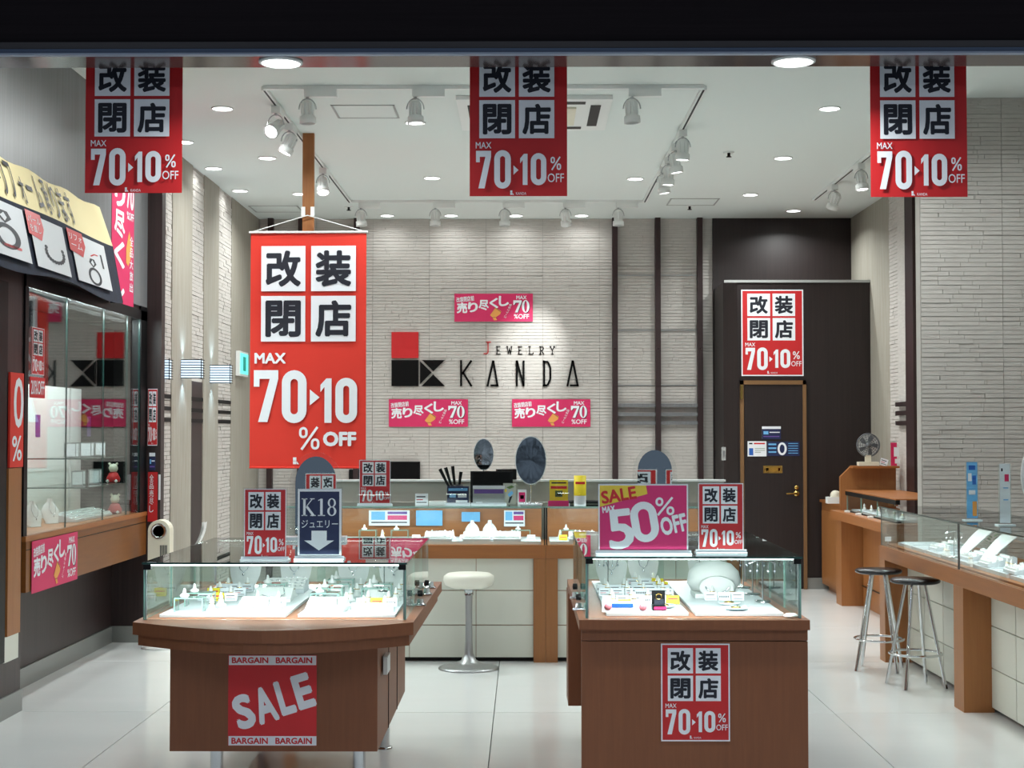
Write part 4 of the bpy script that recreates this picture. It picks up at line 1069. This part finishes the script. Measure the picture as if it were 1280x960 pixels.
for i,y in enumerate((10.1,9.75,9.4,9.05,8.75,8.4,8.1,7.75,7.4)):
    t=thing('jewelry_mat','flat pale display board, '+ORD[i]+' from the far end of the right counter case','display board',(2.64,y,ZW+.004),0,'display boards in the right counter')
    MB().box(-.13,.13,-.15,.15,0,.02).build('board','tray_white',t); MB().box(-.11,.11,-.13,.13,.0205,.024).build('felt','acrylic_frost',t)
_n={}
for i,(x,y,k) in enumerate(sorted(((2.62,9.5,'tray'),(2.68,9.35,'dish'),(2.6,9.2,'riser'),(2.52,9.15,'cone'),(2.51,9.05,'cone'),(2.52,8.955,'tree'),(2.61,8.79,'tray'),(2.72,9.6,'cone'),(2.6,8.4,'tray'),(2.8,8.25,'riser'),(2.6,8.22,'cone'),(2.6,8.15,'cone'),(2.75,8.05,'dish'),(2.6,7.95,'tray'),(2.65,7.7,'tray'),(2.49,8.52,'cone'),(2.66,9.25,'cone')),key=lambda q:-q[1])):
    _n[k]=_n.get(k,0)+1
    lab={'cone':'white ring cone with a gold ring','riser':'clear acrylic riser with white ring holder','tray':'white jewelry tray with silver rings','dish':'frosted round dish with gold bangle','tree':'chrome earring stand'}[k]
    bit(k,(x,y,ZW+.0285),lab+', '+ORD[_n[k]-1]+' from the far end of the right counter',R(-90) if k in('tray','riser') else 0,k+'s in the right counter')
for y,lb in ((9.06,'farther from the entrance'),(8.62,'nearer the entrance')):
    t=thing('curved_bust','tall curved white necklace sheet in the right counter case, '+lb,'necklace stand',(2.74,y,ZW+.0285)); b=MB(); n=10
    prof=[(-.02+.0*k,0) for k in range(1)]
    P_=[]; 
    for k in range(n+1):
        u=k/n; P_.append((.16-.3*u, .01+.2*math.sin(u*1.5)))
    for k in range(n):
        (a1_,h1),(a2_,h2)=P_[k],P_[k+1]; w1=.03+.06*math.sin(math.pi*(k/n)*.8+.3); w2=.03+.06*math.sin(math.pi*((k+1)/n)*.8+.3)
        b.add([(-w1,-a1_,h1),(w1,-a1_,h1),(w2,-a2_,h2),(-w2,-a2_,h2)],[(0,1,2,3)],0,True); b.add([(-w1,-a1_,h1-.008),(w1,-a1_,h1-.008),(w2,-a2_,h2-.008),(-w2,-a2_,h2-.008)],[(0,1,2,3)],0,True)
    o=b.build('sheet','velvet_white',t); t.rotation_euler=(0,0,R(-80))
t=thing('small_plant','small green artificial plant in the right counter case','plant',(2.86,9.34,ZW+.004))
MB().lathe([(0,0),(.025,0),(.03,.04),(0,.04)],seg=12).build('pot','white_plastic',t)
b=MB()
for k in range(26):
    a=rnd.uniform(0,6.28); r_=rnd.uniform(.02,.08); z=rnd.uniform(.05,.15); c=Vector((r_*math.cos(a),r_*math.sin(a),z)); d=Vector((math.cos(a),math.sin(a),.4)).normalized()*.03; s_=Vector((-math.sin(a),math.cos(a),0))*.01
    b.add([c-d,c+s_,c+d,c-s_],[(0,1,2,3)])
o=b.build('leaves','leaf',t); o['kind']='stuff'
t=thing('white_tag','small white tag block in the far corner of the right counter','tag',(2.47,10.36,ZW-.008)); MB().box(-.02,.02,0,.01,.03,.06).build('block','paper',t); MB().box(-.004,.004,0,.01,0,.03).build('foot','chrome',t)
# acrylic tall signs on the counter
def tall_sign(label,r4,Y,bars,base):
    a=at(r4[0],r4[3],Y); b=at(r4[2],r4[1],Y); w_=b.x-a.x; h_=b.z-(zg+.009)
    t=thing('acrylic_sign',label,'sign',((a.x+b.x)/2,Y,zg+.009))
    MB().pane(-w_/2,w_/2,0,.004,.006,h_,'y').build('plate',['acrylic','glass_edge_light'],t)
    link('print',note_mesh(base,bars,30,100),t,loc=(0,-.001,.012),scale=(w_*.86,1,h_*.97))
    MB().box(-w_/2-.015,w_/2+.015,-.03,.03,0,.005).build('base','acrylic_frost',t)
tall_sign('tall narrow blue acrylic sign on the right counter',(1207.5,578,1222.5,655),8.75,[(6,6,24,14,'blue'),(4,20,14,34,'paper'),(16,24,26,40,'blue'),(6,50,24,58,'paper'),(16,70,28,96,'orange')],'sky_blue')
tall_sign('tall narrow frosted white acrylic sign on the right counter',(1249,580,1263.5,662),8.3,[(4,8,9,13,'ink'),(14,18,26,30,'pink'),(10,40,24,42,'sky_blue'),(10,60,24,62,'sky_blue')],'acrylic_frost')
t=thing('round_counter_sign','white rounded sign with black strokes at the right end of the counter','sign',(at(1301,600,7.9).x,7.9,zg+.009))
b=MB().lathe([(.0,-.006),(.1,-.006),(.105,0),(.1,.006),(0,.006)],(0,0,.28),30,axis='y',sy=1.7); b.build('disc','white_plastic',t)
MB().tube([(-.085,-.012,.25),(-.02,-.012,.33)],.007,6).tube([(-.085,-.012,.25),(-.05,-.012,.2)],.007,6).build('strokes','black',t)
MB().tube([(0,0,.0),(0,0,.115)],.006,8).lathe([(0,0),(.05,0),(.05,.006),(0,.006)],seg=16).build('stand','alu',t)

# ---------------------------------------------------------------- far right furniture
t=thing('side_cabinet','tall-fronted wooden side cabinet beside the brown door','cabinet',(2.9,14.5,0)); O=t.location
MB(O).box(2.94,3.415,13.96,15.06,.06,.86).box(3.0,3.415,13.98,15.04,0,.06).build('body','wood_v',t)
MB(O).box(2.925,2.939,14.05,15.0,.1,.78).build('door','wood_v',t)
MB(O).box(2.92,3.415,13.93,15.07,.861,.885).build('top','wood',t)
t=thing('service_desk','wooden service desk with knee space at the far right','desk',(3.0,13,0)); O=t.location
MB(O).box(2.79,3.375,11.75,13.9,.765,.84).build('desk_top','wood',t)
MB(O).box(2.83,3.375,13.62,13.85,0,.764).build('side_panel','wood_v',t)
MB(O).box(3.02,3.06,11.8,13.6,0,.764).build('back_panel','wood_v',t)
MB(O).box(2.80,3.375,11.75,11.82,0,.764).build('side_panel','wood_v',t)
MB(O).box(3.005,3.019,11.85,13.6,.18,.185).build('groove','black',t)
t=thing('desk_hutch','wooden hutch with a cut corner standing on the service desk','hutch',(3.1,13.9,.84)); O=t.location
hx0=at(1050,600,13.86).x; hz=at(1070,582,13.86).z; hz2=at(1050,596,13.86).z; hx1=at(1064,582,13.86).x
MB(O).prism([(hx0,.841),(3.375,.841),(3.375,hz),(hx1,hz),(hx0,hz2)],13.84,13.895,'y').build('back_board','wood_v',t)
MB(O).box(hx1-.02,3.375,13.7,13.83,hz-.02,hz).build('shelf','wood',t)
# small glass case on desk
t=thing('small_showcase','small dark-framed glass showcase on the service desk','display case',(3.0,12.8,.84)); O=t.location
MB(O).box(2.885,2.92,11.85,13.7,.985,1.02).box(2.885,3.35,13.66,13.7,.985,1.02).box(2.885,2.93,11.85,13.7,.841,.853).build('frame','black',t)
MB(O).box(2.885,3.37,11.85,13.7,1.0205,1.03).build('lid','wood',t)
for a,b in ((13.1,13.66),(12.5,13.09),(11.9,12.49)): MB(O).pane(2.89,2.896,a,b,.854,.984,'x').build('side_glass',['glass','glass_edge_light'],t)
MB(O).box(2.93,3.3,11.9,13.65,.842,.86).build('display_board','tray_white',t)
light('case_light','AREA',(2.95-O[0],12.8-O[1],.975-.84),3,(.93,.98,1),size=.02,sy=1.6,rot=(0,R(-30),0),parent=t)
for i in range(6): bit('cone',(3.0,12.1+i*.27,.861),'white cone with gold ring, '+ORD[i]+' from the front in the small desk showcase',0,'ring cones in the small showcase')
for y in (13.5,13.05,12.6): 
    o=MB().box(2.84,2.878,y-.03,y+.03,.8405,.856).build('lock_block','white_plastic'); tag(o,'small white block on the desk edge before the small showcase, '+{13.5:'farthest',13.05:'middle',12.6:'nearest'}[y]+' of three','block','white blocks on the desk edge')
# fan
c=at(1084,556,13.65)
t=thing('desk_fan','round grey desk fan on a white base on top of the hutch','fan',(at(1085,575,13.76).x,13.76,hz+.001)); cz=at(1085,556.5,13.76).z-hz
MB().box(-.09,.09,-.05,.05,0,.035).build('base','cream_plastic',t); MB().box(-.025,.025,-.02,.02,.0355,cz-.09).build('neck','cream_plastic',t)
MB().lathe([(0,.035),(.05,.035),(.09,.03),(.1,0),(.098,-.005)],(0,0,cz),28,axis='y').build('rear_shell','white_plastic',t)
b=MB(); b.tube([(.102*math.cos(a),-.012,cz+.102*math.sin(a)) for a in [k*math.pi/16 for k in range(32)]],.006,6,closed=True)
for rr in (.035,.055,.075,.09): b.tube([(rr*math.cos(a),-.03,cz+rr*math.sin(a)) for a in [k*math.pi/12 for k in range(24)]],.0022,4,closed=True)
for k in range(20): a=k*math.pi/10; b.tube([(.02*math.cos(a),-.035,cz+.02*math.sin(a)),(.1*math.cos(a),-.014,cz+.1*math.sin(a))],.0018,4)
b.build('grille','fan_grille',t)
MB().lathe([(.096,-.004),(0,-.004)],(0,0,cz),28,axis='y').build('guard_disc','fan_grille',t)
MB().lathe([(0,-.04),(.026,-.038),(.026,-.03),(0,-.028)],(0,0,cz),16,axis='y').build('hub','fan_grille',t)
for k in range(5):
    a=2*math.pi*k/5; MB().add([(.015*math.cos(a),-.01,cz+.015*math.sin(a)),(.085*math.cos(a-.35),-.02,cz+.085*math.sin(a-.35)),(.09*math.cos(a),-.008,cz+.09*math.sin(a)),(.085*math.cos(a+.4),.0,cz+.085*math.sin(a+.4))],[(0,1,2,3)]).build('blade','fan_grille',t)
t=flat('leaning_card','small pale card leaning beside the fan on the hutch','card',N_CARD,(at(1104,580,13.74).x,13.74,hz+.001),.07,.07,'paper'); t.rotation_euler=(R(-20),R(18),0)
o=pxflat('small_poster','narrow pink poster strip standing at the right end of the hutch','poster',note_mesh('pink',[(30,20,80,60,'paper'),(40,70,90,90,'paper')],60,100),(1113.5,553,1121,582),13.74,'pink'); o.location.z=hz+.001
c=at(1042,620,14.3)
t=thing('tissue_holder','white paper roll holder on the side cabinet','paper holder',(at(1042,620,14.2).x,14.2,.886))
MB().box(-.065,.065,-.05,.05,0,.06).build('box','white_plastic',t); MB().lathe([(0,-.04),(.045,-.04),(.045,.04),(0,.04)],(.02,0,.075),18,axis='y').build('roll','cream_plastic',t)

# ---------------------------------------------------------------- wall sconces (left wall)
def sconce(label,px0,px1,py0,py1,Y):
    a=at(px0,py1,Y); b=at(px1,py0,Y); w_=b.x-a.x; h_=b.z-a.z
    cx=(a.x+b.x)/2
    t=thing('wall_sconce',label,'wall lamp',(cx,Y,a.z),0,'louvred wall sconces on the left wall')
    MB().box(-w_/2+.012,w_/2-.012,.012,.11,.01,h_-.01).build('diffuser','sconce_glow',t)
    for k in range(8):
        z=h_*(k+.5)/8-.004
        MB().box(-w_/2,w_/2,0,.008,z,z+.007).box(w_/2-.008,w_/2,.008,.12,z,z+.007).build('louvre','black',t)
    MB().box(-w_/2,-w_/2+.008,0,.12,0,h_).box(w_/2-.006,w_/2,0,.006,0,h_).build('frame','black',t)
    MB().box(-2.79-cx,-w_/2,.03,.09,h_*.3,h_*.7).build('bracket','white_plastic',t)
    for s,r_ in ((1,(math.pi,0,0)),(-1,(0,0,0))):
        light('lamp','SPOT',(-.02,.06,h_/2+s*(h_/2+.015)),5,(.55,.8,1),size=.04,rot=r_,parent=t,spot_size=R(110),spot_blend=1)
sconce('louvred lit wall sconce on the first cream pilaster, largest visible',220,252,448,474,12.35)
sconce('louvred lit wall sconce farthest back on the left wall',258,288,455,480,13.5)
sconce('louvred lit wall sconce half hidden behind the dark pilaster edge',186,212,448,475,11.75)
# exit sign
t=thing('exit_sign','small glowing green exit sign on the left wall behind the banner','exit sign',(-2.795,15.05,at(306,458,15).z-.1))
MB().box(0,.04,-.35,.1,0,.24).build('housing','white_plastic',t); MB().box(.0405,.044,-.33,.08,.02,.22).build('sign_face','exit_glow',t)
MB().box(.0445,.046,-.2,-.05,.05,.19).build('running_figure','exit_dark',t)

# ---------------------------------------------------------------- show window on the left
sw=MB().box(-3.34,-2.8,8.5,8.56,.965,2.47).box(-2.86,-2.795,11.06,11.3,.965,2.47).box(-3.34,-2.795,8.5,11.3,2.37,2.44).box(-3.34,-3.3,8.56,12.28,.965,2.37).box(-3.3,-2.9,12.2,12.28,.965,2.37).box(-3.3,-2.86,11.36,12.2,2.37,2.44).build('window_1','black',**S)
MB().box(-3.34,-2.785,8.5,11.235,.935,.964).build('window_sill','wood',sw)
yy=[8.565,9.3,10.12,10.72,11.06]
for a,b in zip(yy,yy[1:]):
    MB().pane(-2.812,-2.804,a+.003,b-.003,.966,2.369,'x').build('pane',['glass','glass_edge'],sw)
lg=thing('window_ledge','wooden box ledge under the show window on the left','ledge',(-2.95,9.9,.65))
MB(lg.location).box(-3.04,-2.79,8.52,11.23,.65,.934).box(-2.7915,-2.789,8.52,11.23,.885,.89,1).build('box',['wood_ledge','black'],lg)
light('window_light','AREA',(-2.92,9.9,2.36),45,(.93,.98,1),size=.05,sy=2.4,rot=(0,R(-14),0))
for i,(y0_,y1_,m_,lb) in enumerate(((8.7,9.7,'paper','nearest'),(9.75,10.9,'paper','middle'),(10.95,11.2,'paper','farthest'))):
    t=thing('backdrop_panel','tall white backdrop panel inside the show window, '+lb+' of three','panel',(-3.27,y0_,.966))
    MB().box(-.02,0,0,y1_-y0_,0,.9).build('board','velvet_white',t)
    if i>0:
        MB().box(.0005,.002,.4,.5,.55,.7).build('purple_print','purple',t)
mx=[('upper',1.37),('lower',1.18)]
for lb,z in mx:
    o=MB().pane(-3.24,-2.86,9.9,11.02,z,z+.008,'z').build('glass_shelf',['glass','glass_edge']); tag(o,'clear glass shelf in the show window, '+lb+' one','shelf')
for i in range(5):
    bit('frame',(-3.02-.03*(i%2),10.1+.18*i,1.379),'small silver photo frame, '+ORD[i]+' from the entrance on the upper glass shelf',R(35),'photo frames on the upper glass shelf')
for i in range(4):
    bit('frame',(-3.0-.04*(i%2),10.2+.2*i,1.189),'small silver photo frame, '+ORD[i]+' from the entrance on the lower glass shelf',R(35),'photo frames on the lower glass shelf')
for i in range(3): bit('bust',(-3.0,9.0+.35*i,.966),'white necklace bust, '+ORD[i]+' from the entrance on the show window floor',R(50),'busts on the show window floor',.8)
for i in range(4): bit('tray',(-2.98,9.93+.225*i,.966),'white jewelry tray, '+ORD[i]+' from the entrance on the show window floor',R(90),'trays on the show window floor')
for i,(y,z,c1_) in enumerate(((10.85,1.189,'pink'),(10.9,1.02,'cream_plastic'))):
    t=thing('stuffed_toy','small seated plush toy in a red dress in the show window, '+('on the lower shelf' if i==0 else 'on the window floor'),'toy',(-2.92,y-.05,z if i==0 else .966))
    MB().lathe([(0,0),(.045,.005),(.05,.03),(.03,.07),(0,.085)],seg=16).build('dress','red_paper',t)
    MB().lathe([(0,.075),(.025,.08),(.034,.105),(.025,.13),(0,.137)],seg=16).build('head','cream_plastic',t)
    for s in (-1,1): MB().lathe([(0,-.012),(.012,0),(0,.012)],(s*.026,0,.135),8).build('ear','cream_plastic',t)
    for s in (-1,1): MB().lathe([(0,-.014),(.014,0),(0,.014)],(s*.03,-.04,.014),8).build('foot','white_plastic',t)
# notices stuck on the glass / wall, lying in the x = const plane facing +X
def yat(px,X=-2.8): return atx(px,500,X).y
def zat(px,py,X=-2.8): return atx(px,py,X).z
def side_flat(name,label,cat,mesh,y0_,y1_,z0_,z1_,X,sheet,**kw):
    t=thing(name,label,cat,(X,(y0_+y1_)/2,z0_),R(90)); w_=y1_-y0_; h_=z1_-z0_
    MB().box(-w_/2,w_/2,0,.002,0,h_).build('sheet',sheet,t); link('print',mesh,t,loc=(0,-.0005,0),scale=(w_,1,h_)); return t
side_flat('glass_poster','narrow red closing-sale strip stuck on the show window glass','poster',POSTER,8.62,8.84,zat(42,468),2.15,-2.801,'red_paper')
side_flat('glass_poster','red 20% OFF strip stuck on the show window glass under the closing-sale strip','poster',note_mesh('red_mark',[],100,50,[('20%OFF',6,8,94,42,'paper')]),8.59,8.86,zat(40,497),zat(42,471),-2.801,'red_mark')
y0_,y1_=yat(38),yat(95)
side_flat('wall_poster','pink sell-out poster on the wooden ledge under the show window','poster',PINK,y0_,y1_,.635,.93,-2.782,'pink')
# vertical pink poster on the wall above the window: print turned by 90 degrees
q=P2(0,0,60,200)
for i,g in enumerate('売り尽くし'): q.text(g,6,8+i*38,34,42+i*38,'paper',2,off=.035)
q.text('MAX',40,30,56,38,'paper',2,off=.02).text('70',38,42,58,76,'paper',2,off=.03).text('%OFF',39,80,58,90,'paper',2,off=.02)
q.poly([(38,128),(46,104),(54,124),(50,140),(44,150),(38,146)],'orange',2)
for i,g in enumerate('全品大放出'): q.text(g,48,110+i*15,57,122+i*15,'paper',2,off=.01)
zb_=zat(150,379); zt_=zat(150,180)
t=side_flat('wall_poster','pink sell-out poster in upright format on the dark wall above the show window','poster',q.mesh('lettering'),yat(137),yat(165),zb_,zt_,-2.795,'pink')
# pilaster posters (facing the entrance)
pxflat('pilaster_poster','narrow red closing-sale poster on the dark pilaster beside the sconces','poster',POSTER,(184.5,486,197,557),11.23,'red_paper')
pxflat('pilaster_poster','small blue and white notice on the dark pilaster','notice',n1,(186.5,566,194,588),11.23,'blue')
pxflat('pilaster_poster','tall red strip poster with white writing on the dark pilaster','poster',note_mesh('red_paper',[(66,8,80,90,'paper')],60,160,[(g,10,8+i*25,36,30+i*25,'paper') for i,g in enumerate('全品売尽し')]),(184.5,590,197,652),11.23,'red_paper')
# pillar nearest the entrance; its mirror reflections are painted as flat panels
def pil(name,label,cat,px0,px1,py0,py1,m,mesh=None,X=-2.79,group=None):
    y0_,y1_=atx(px0,500,X).y,atx(px1,500,X).y; z0_,z1_=atx((px0+px1)/2,py1,X).z,atx((px0+px1)/2,py0,X).z
    t=thing(name,label,cat,(X,(y0_+y1_)/2,z0_),R(90)); w_=y1_-y0_; h_=z1_-z0_
    MB().box(-w_/2,w_/2,0,.012,0,h_).build('panel',m,t)
    if mesh: link('print',mesh,t,loc=(0,-.0006,0),scale=(w_,1,h_))
    return t
pil('reflected_wood','upright wood panel standing in for a mirror reflection on the entrance pillar','panel',12,28,585,792,'wood_v')
pil('reflected_floor','pale panel standing in for the reflected floor low on the entrance pillar','panel',9,26,793,824,'panel_white')
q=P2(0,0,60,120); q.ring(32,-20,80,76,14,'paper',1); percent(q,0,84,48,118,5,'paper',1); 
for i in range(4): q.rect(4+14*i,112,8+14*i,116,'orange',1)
pil('wall_poster','painted banner reflection with a big zero and percent sign on the entrance pillar','poster',13,29.5,466,584,'red_cloth',note_mesh('red_cloth',[],60,120,[('0',14,6,58,70,'paper'),('%',8,80,52,112,'paper')]))  # reflection of the large banner, painted as a flat print
pil('pillar_trim','black vertical trim on the pillar at the left picture edge','trim',-6,9,350,830,'black',X=-2.785)

# ---------------------------------------------------------------- awning sign
aw=thing('fabric_sign','cream and navy fabric awning sign with ring drawings above the show window','awning sign',(-2.79,9.9,2.3)); O=aw.location
yA,yZ=7.3,9.93
topx,topz=-2.79,3.02; midx,midz=-2.70,2.77; botx,botz=-2.63,2.40
def sag(y): return -.02*math.sin((y-yA)/(yZ-yA)*9)
b1_,b2_=MB(O),MB(O); n=22
for i in range(n):
    ya_,yb_=yA+(yZ-yA)*i/n,yA+(yZ-yA)*(i+1)/n
    ta,tb=topz-.03*math.sin(i*1.1)*.3,topz-.03*math.sin((i+1)*1.1)*.3
    b1_.add([(midx,ya_,midz+sag(ya_)*.3),(midx,yb_,midz+sag(yb_)*.3),(topx,yb_-.0,tb),(topx,ya_,ta)],[(0,1,2,3)],0,True)
    b2_.add([(botx,ya_,botz+sag(ya_)),(botx,yb_,botz+sag(yb_)),(midx,yb_,midz+sag(yb_)*.3),(midx,ya_,midz+sag(ya_)*.3)],[(0,1,2,3)],0,True)
b1_.build('upper_band','cloth_cream',aw); b2_.build('lower_band','cloth_navy',aw)
MB(O).add([(topx,yZ,topz),(midx,yZ-.02,midz),(topx,yZ+.2,midz)],[(0,1,2)]).add([(midx,yZ-.02,midz),(botx,yZ,botz),(topx,yZ+.28,botz+.02),(topx,yZ+.2,midz)],[(0,1,2,3)],1).build('end_flap',['cloth_white','cloth_navy'],aw)
# prints on sloping bands: unit print (x along Y, z up the band)
def band_print(p2,name,y0_,y1_,lo,hi,parent,off=.006):
    me=p2.mesh(name); dx=hi[0]-lo[0]; dz=hi[1]-lo[1]; L=math.hypot(dx,dz); nx,nz=dz/L,-dx/L
    for v in me.vertices:
        u,vv,l=v.co.x+.5,v.co.z,-v.co.y
        o_=off+l*1.5; v.co=Vector((lo[0]+dx*vv+nx*o_, y0_+(y1_-y0_)*u, lo[1]+dz*vv+nz*o_))-O
    return link(name,me,parent)
q=P2(0,0,1000,120)
for i,g in enumerate('リフォーム承ります'): q.text(g,20+105*i+(14 if g in 'ォ' else 0),(12 if g!='ー' else 52)+(26 if g=='ォ' else 0),92+105*i,110 if g!='ー' else 66,'ink',1,off=.006)
yt0=yat(0,-2.74); yt1=yat(98,-2.72)
band_print(q,'writing',yt0-.1,yt1,(midx,midz),(topx,topz),aw)
def ring_icon(q,x,y,s,th=9):
    q.ell(x,y+s*.9,s*.5,s*.6,s*.5-th,s*.6-th,'ink',2); q.poly([(x-s*.28,y),(x,y+s*.3),(x+s*.28,y),(x+s*.16,y-s*.3),(x-s*.16,y-s*.3)],'ink',2)
    q.poly([(x-s*.16,y-.02*s),(x,y+.2*s),(x+.1*s,y),(x,y-.22*s)],'cloth_white',3)
for k,(pa,pb,tagt) in enumerate(((-45,31,None),(38,81,'パールを直し'),(90,133,'リフォーム'))):
    q=P2(0,0,100,120); q.rect(0,0,100,120,'cloth_white',1)
    if tagt:
        q.poly([(-8,-6),(34,-6),(38,26),(26,56),(-8,48)],'red_mark',2.5); q.text(tagt[:3],-4,4,30,20,'paper',3.5,off=0); q.text(tagt[3:],-2,24,28,40,'paper',3.5,off=0)
    if k==0: ring_icon(q,62,34,46); q.stroke([(50,96),(84,96)],6,'red_mark',2)
    if k==1:
        for j in range(14): a=R(200-j*17); q.ell(60+26*math.cos(a),58-44*math.sin(a)*-1 if False else 50+46*math.sin(R(20+j*11)),4.5,4.5,0,0,'ink',2)
    if k==2: ring_icon(q,52,62,38,6); q.stroke([(50,44),(62,36),(72,36)],3,'red_mark',2); q.stroke([(82,30),(84,66)],5,'ink',2)
    band_print(q,'picture_panel',yat(pa,-2.66),yat(pb,-2.66),(botx-.004,botz+.045),(midx+.006,midz-.035),aw,off=.008)

# ---------------------------------------------------------------- cream tower device
c=at(194.5,803,11.0)
t=thing('tower_heater','cream tower device with a round chrome speaker face, beside the dark pilaster','appliance',(-2.615,10.95,0))
MB().lathe([(0,0),(.13,0),(.13,.012),(.11,.018),(0,.02)],seg=28).build('base','white_plastic',t)
def rbar(w_,z0,z1): 
    r_=w_; return [(-r_,z0),(r_,z0)]+[(r_*math.cos(R(180*k/12)),z1-r_+r_*math.sin(R(180*k/12))) for k in range(13)]
MB().prism(rbar(.078,.02,.92),-.06,.06,'y').build('body','cream_plastic',t)
MB().lathe([(.056,-.066),(.056,-.06),(.04,-.06),(.04,-.07),(.056,-.066)],(0,0,.84),24,axis='y').build('chrome_ring','chrome',t)
MB().lathe([(0,-.064),(.04,-.062),(.04,-.0605)],(0,0,.84),24,axis='y').build('speaker_face','seat_black',t)
b=MB()
for k in range(5): b.box(.01+.011*k,.016+.011*k,-.063,-.0605,.66,.74)
b.build('vent_slots','ink',t)
# reflection between the cream pilasters, built as a white chair-like form
t=thing('reflected_form','small white curved form standing in for a reflection between the cream pilasters','chair',(at(245,672,12.3).x,12.35,0))
MB().tube([(0,0,.0),(0,0,.6)],.02,10).lathe([(0,0),(.1,0),(.1,.015),(0,.02)],seg=20).build('pedestal','white_plastic',t)
b=MB(); n=8
for k in range(n):
    u0,u1=k/n,(k+1)/n; f=lambda u:(.1-.16*(1-u)**2+.02*u,.62+.2*u)
    (xa,za),(xb_,zb)=f(u0),f(u1); b.add([(xa*.4,-.05,za),(xa*.4,.05,za),(xb_*.4,.05,zb),(xb_*.4,-.05,zb)],[(0,1,2,3)],0,True).add([(xa*.4+.02,-.05,za),(xa*.4+.02,.05,za),(xb_*.4+.02,.05,zb),(xb_*.4+.02,-.05,zb)],[(0,1,2,3)],0,True)
b.build('backrest','white_plastic',t); MB().box(-.05,.06,-.06,.06,.6,.62).build('seat','seat_white',t)
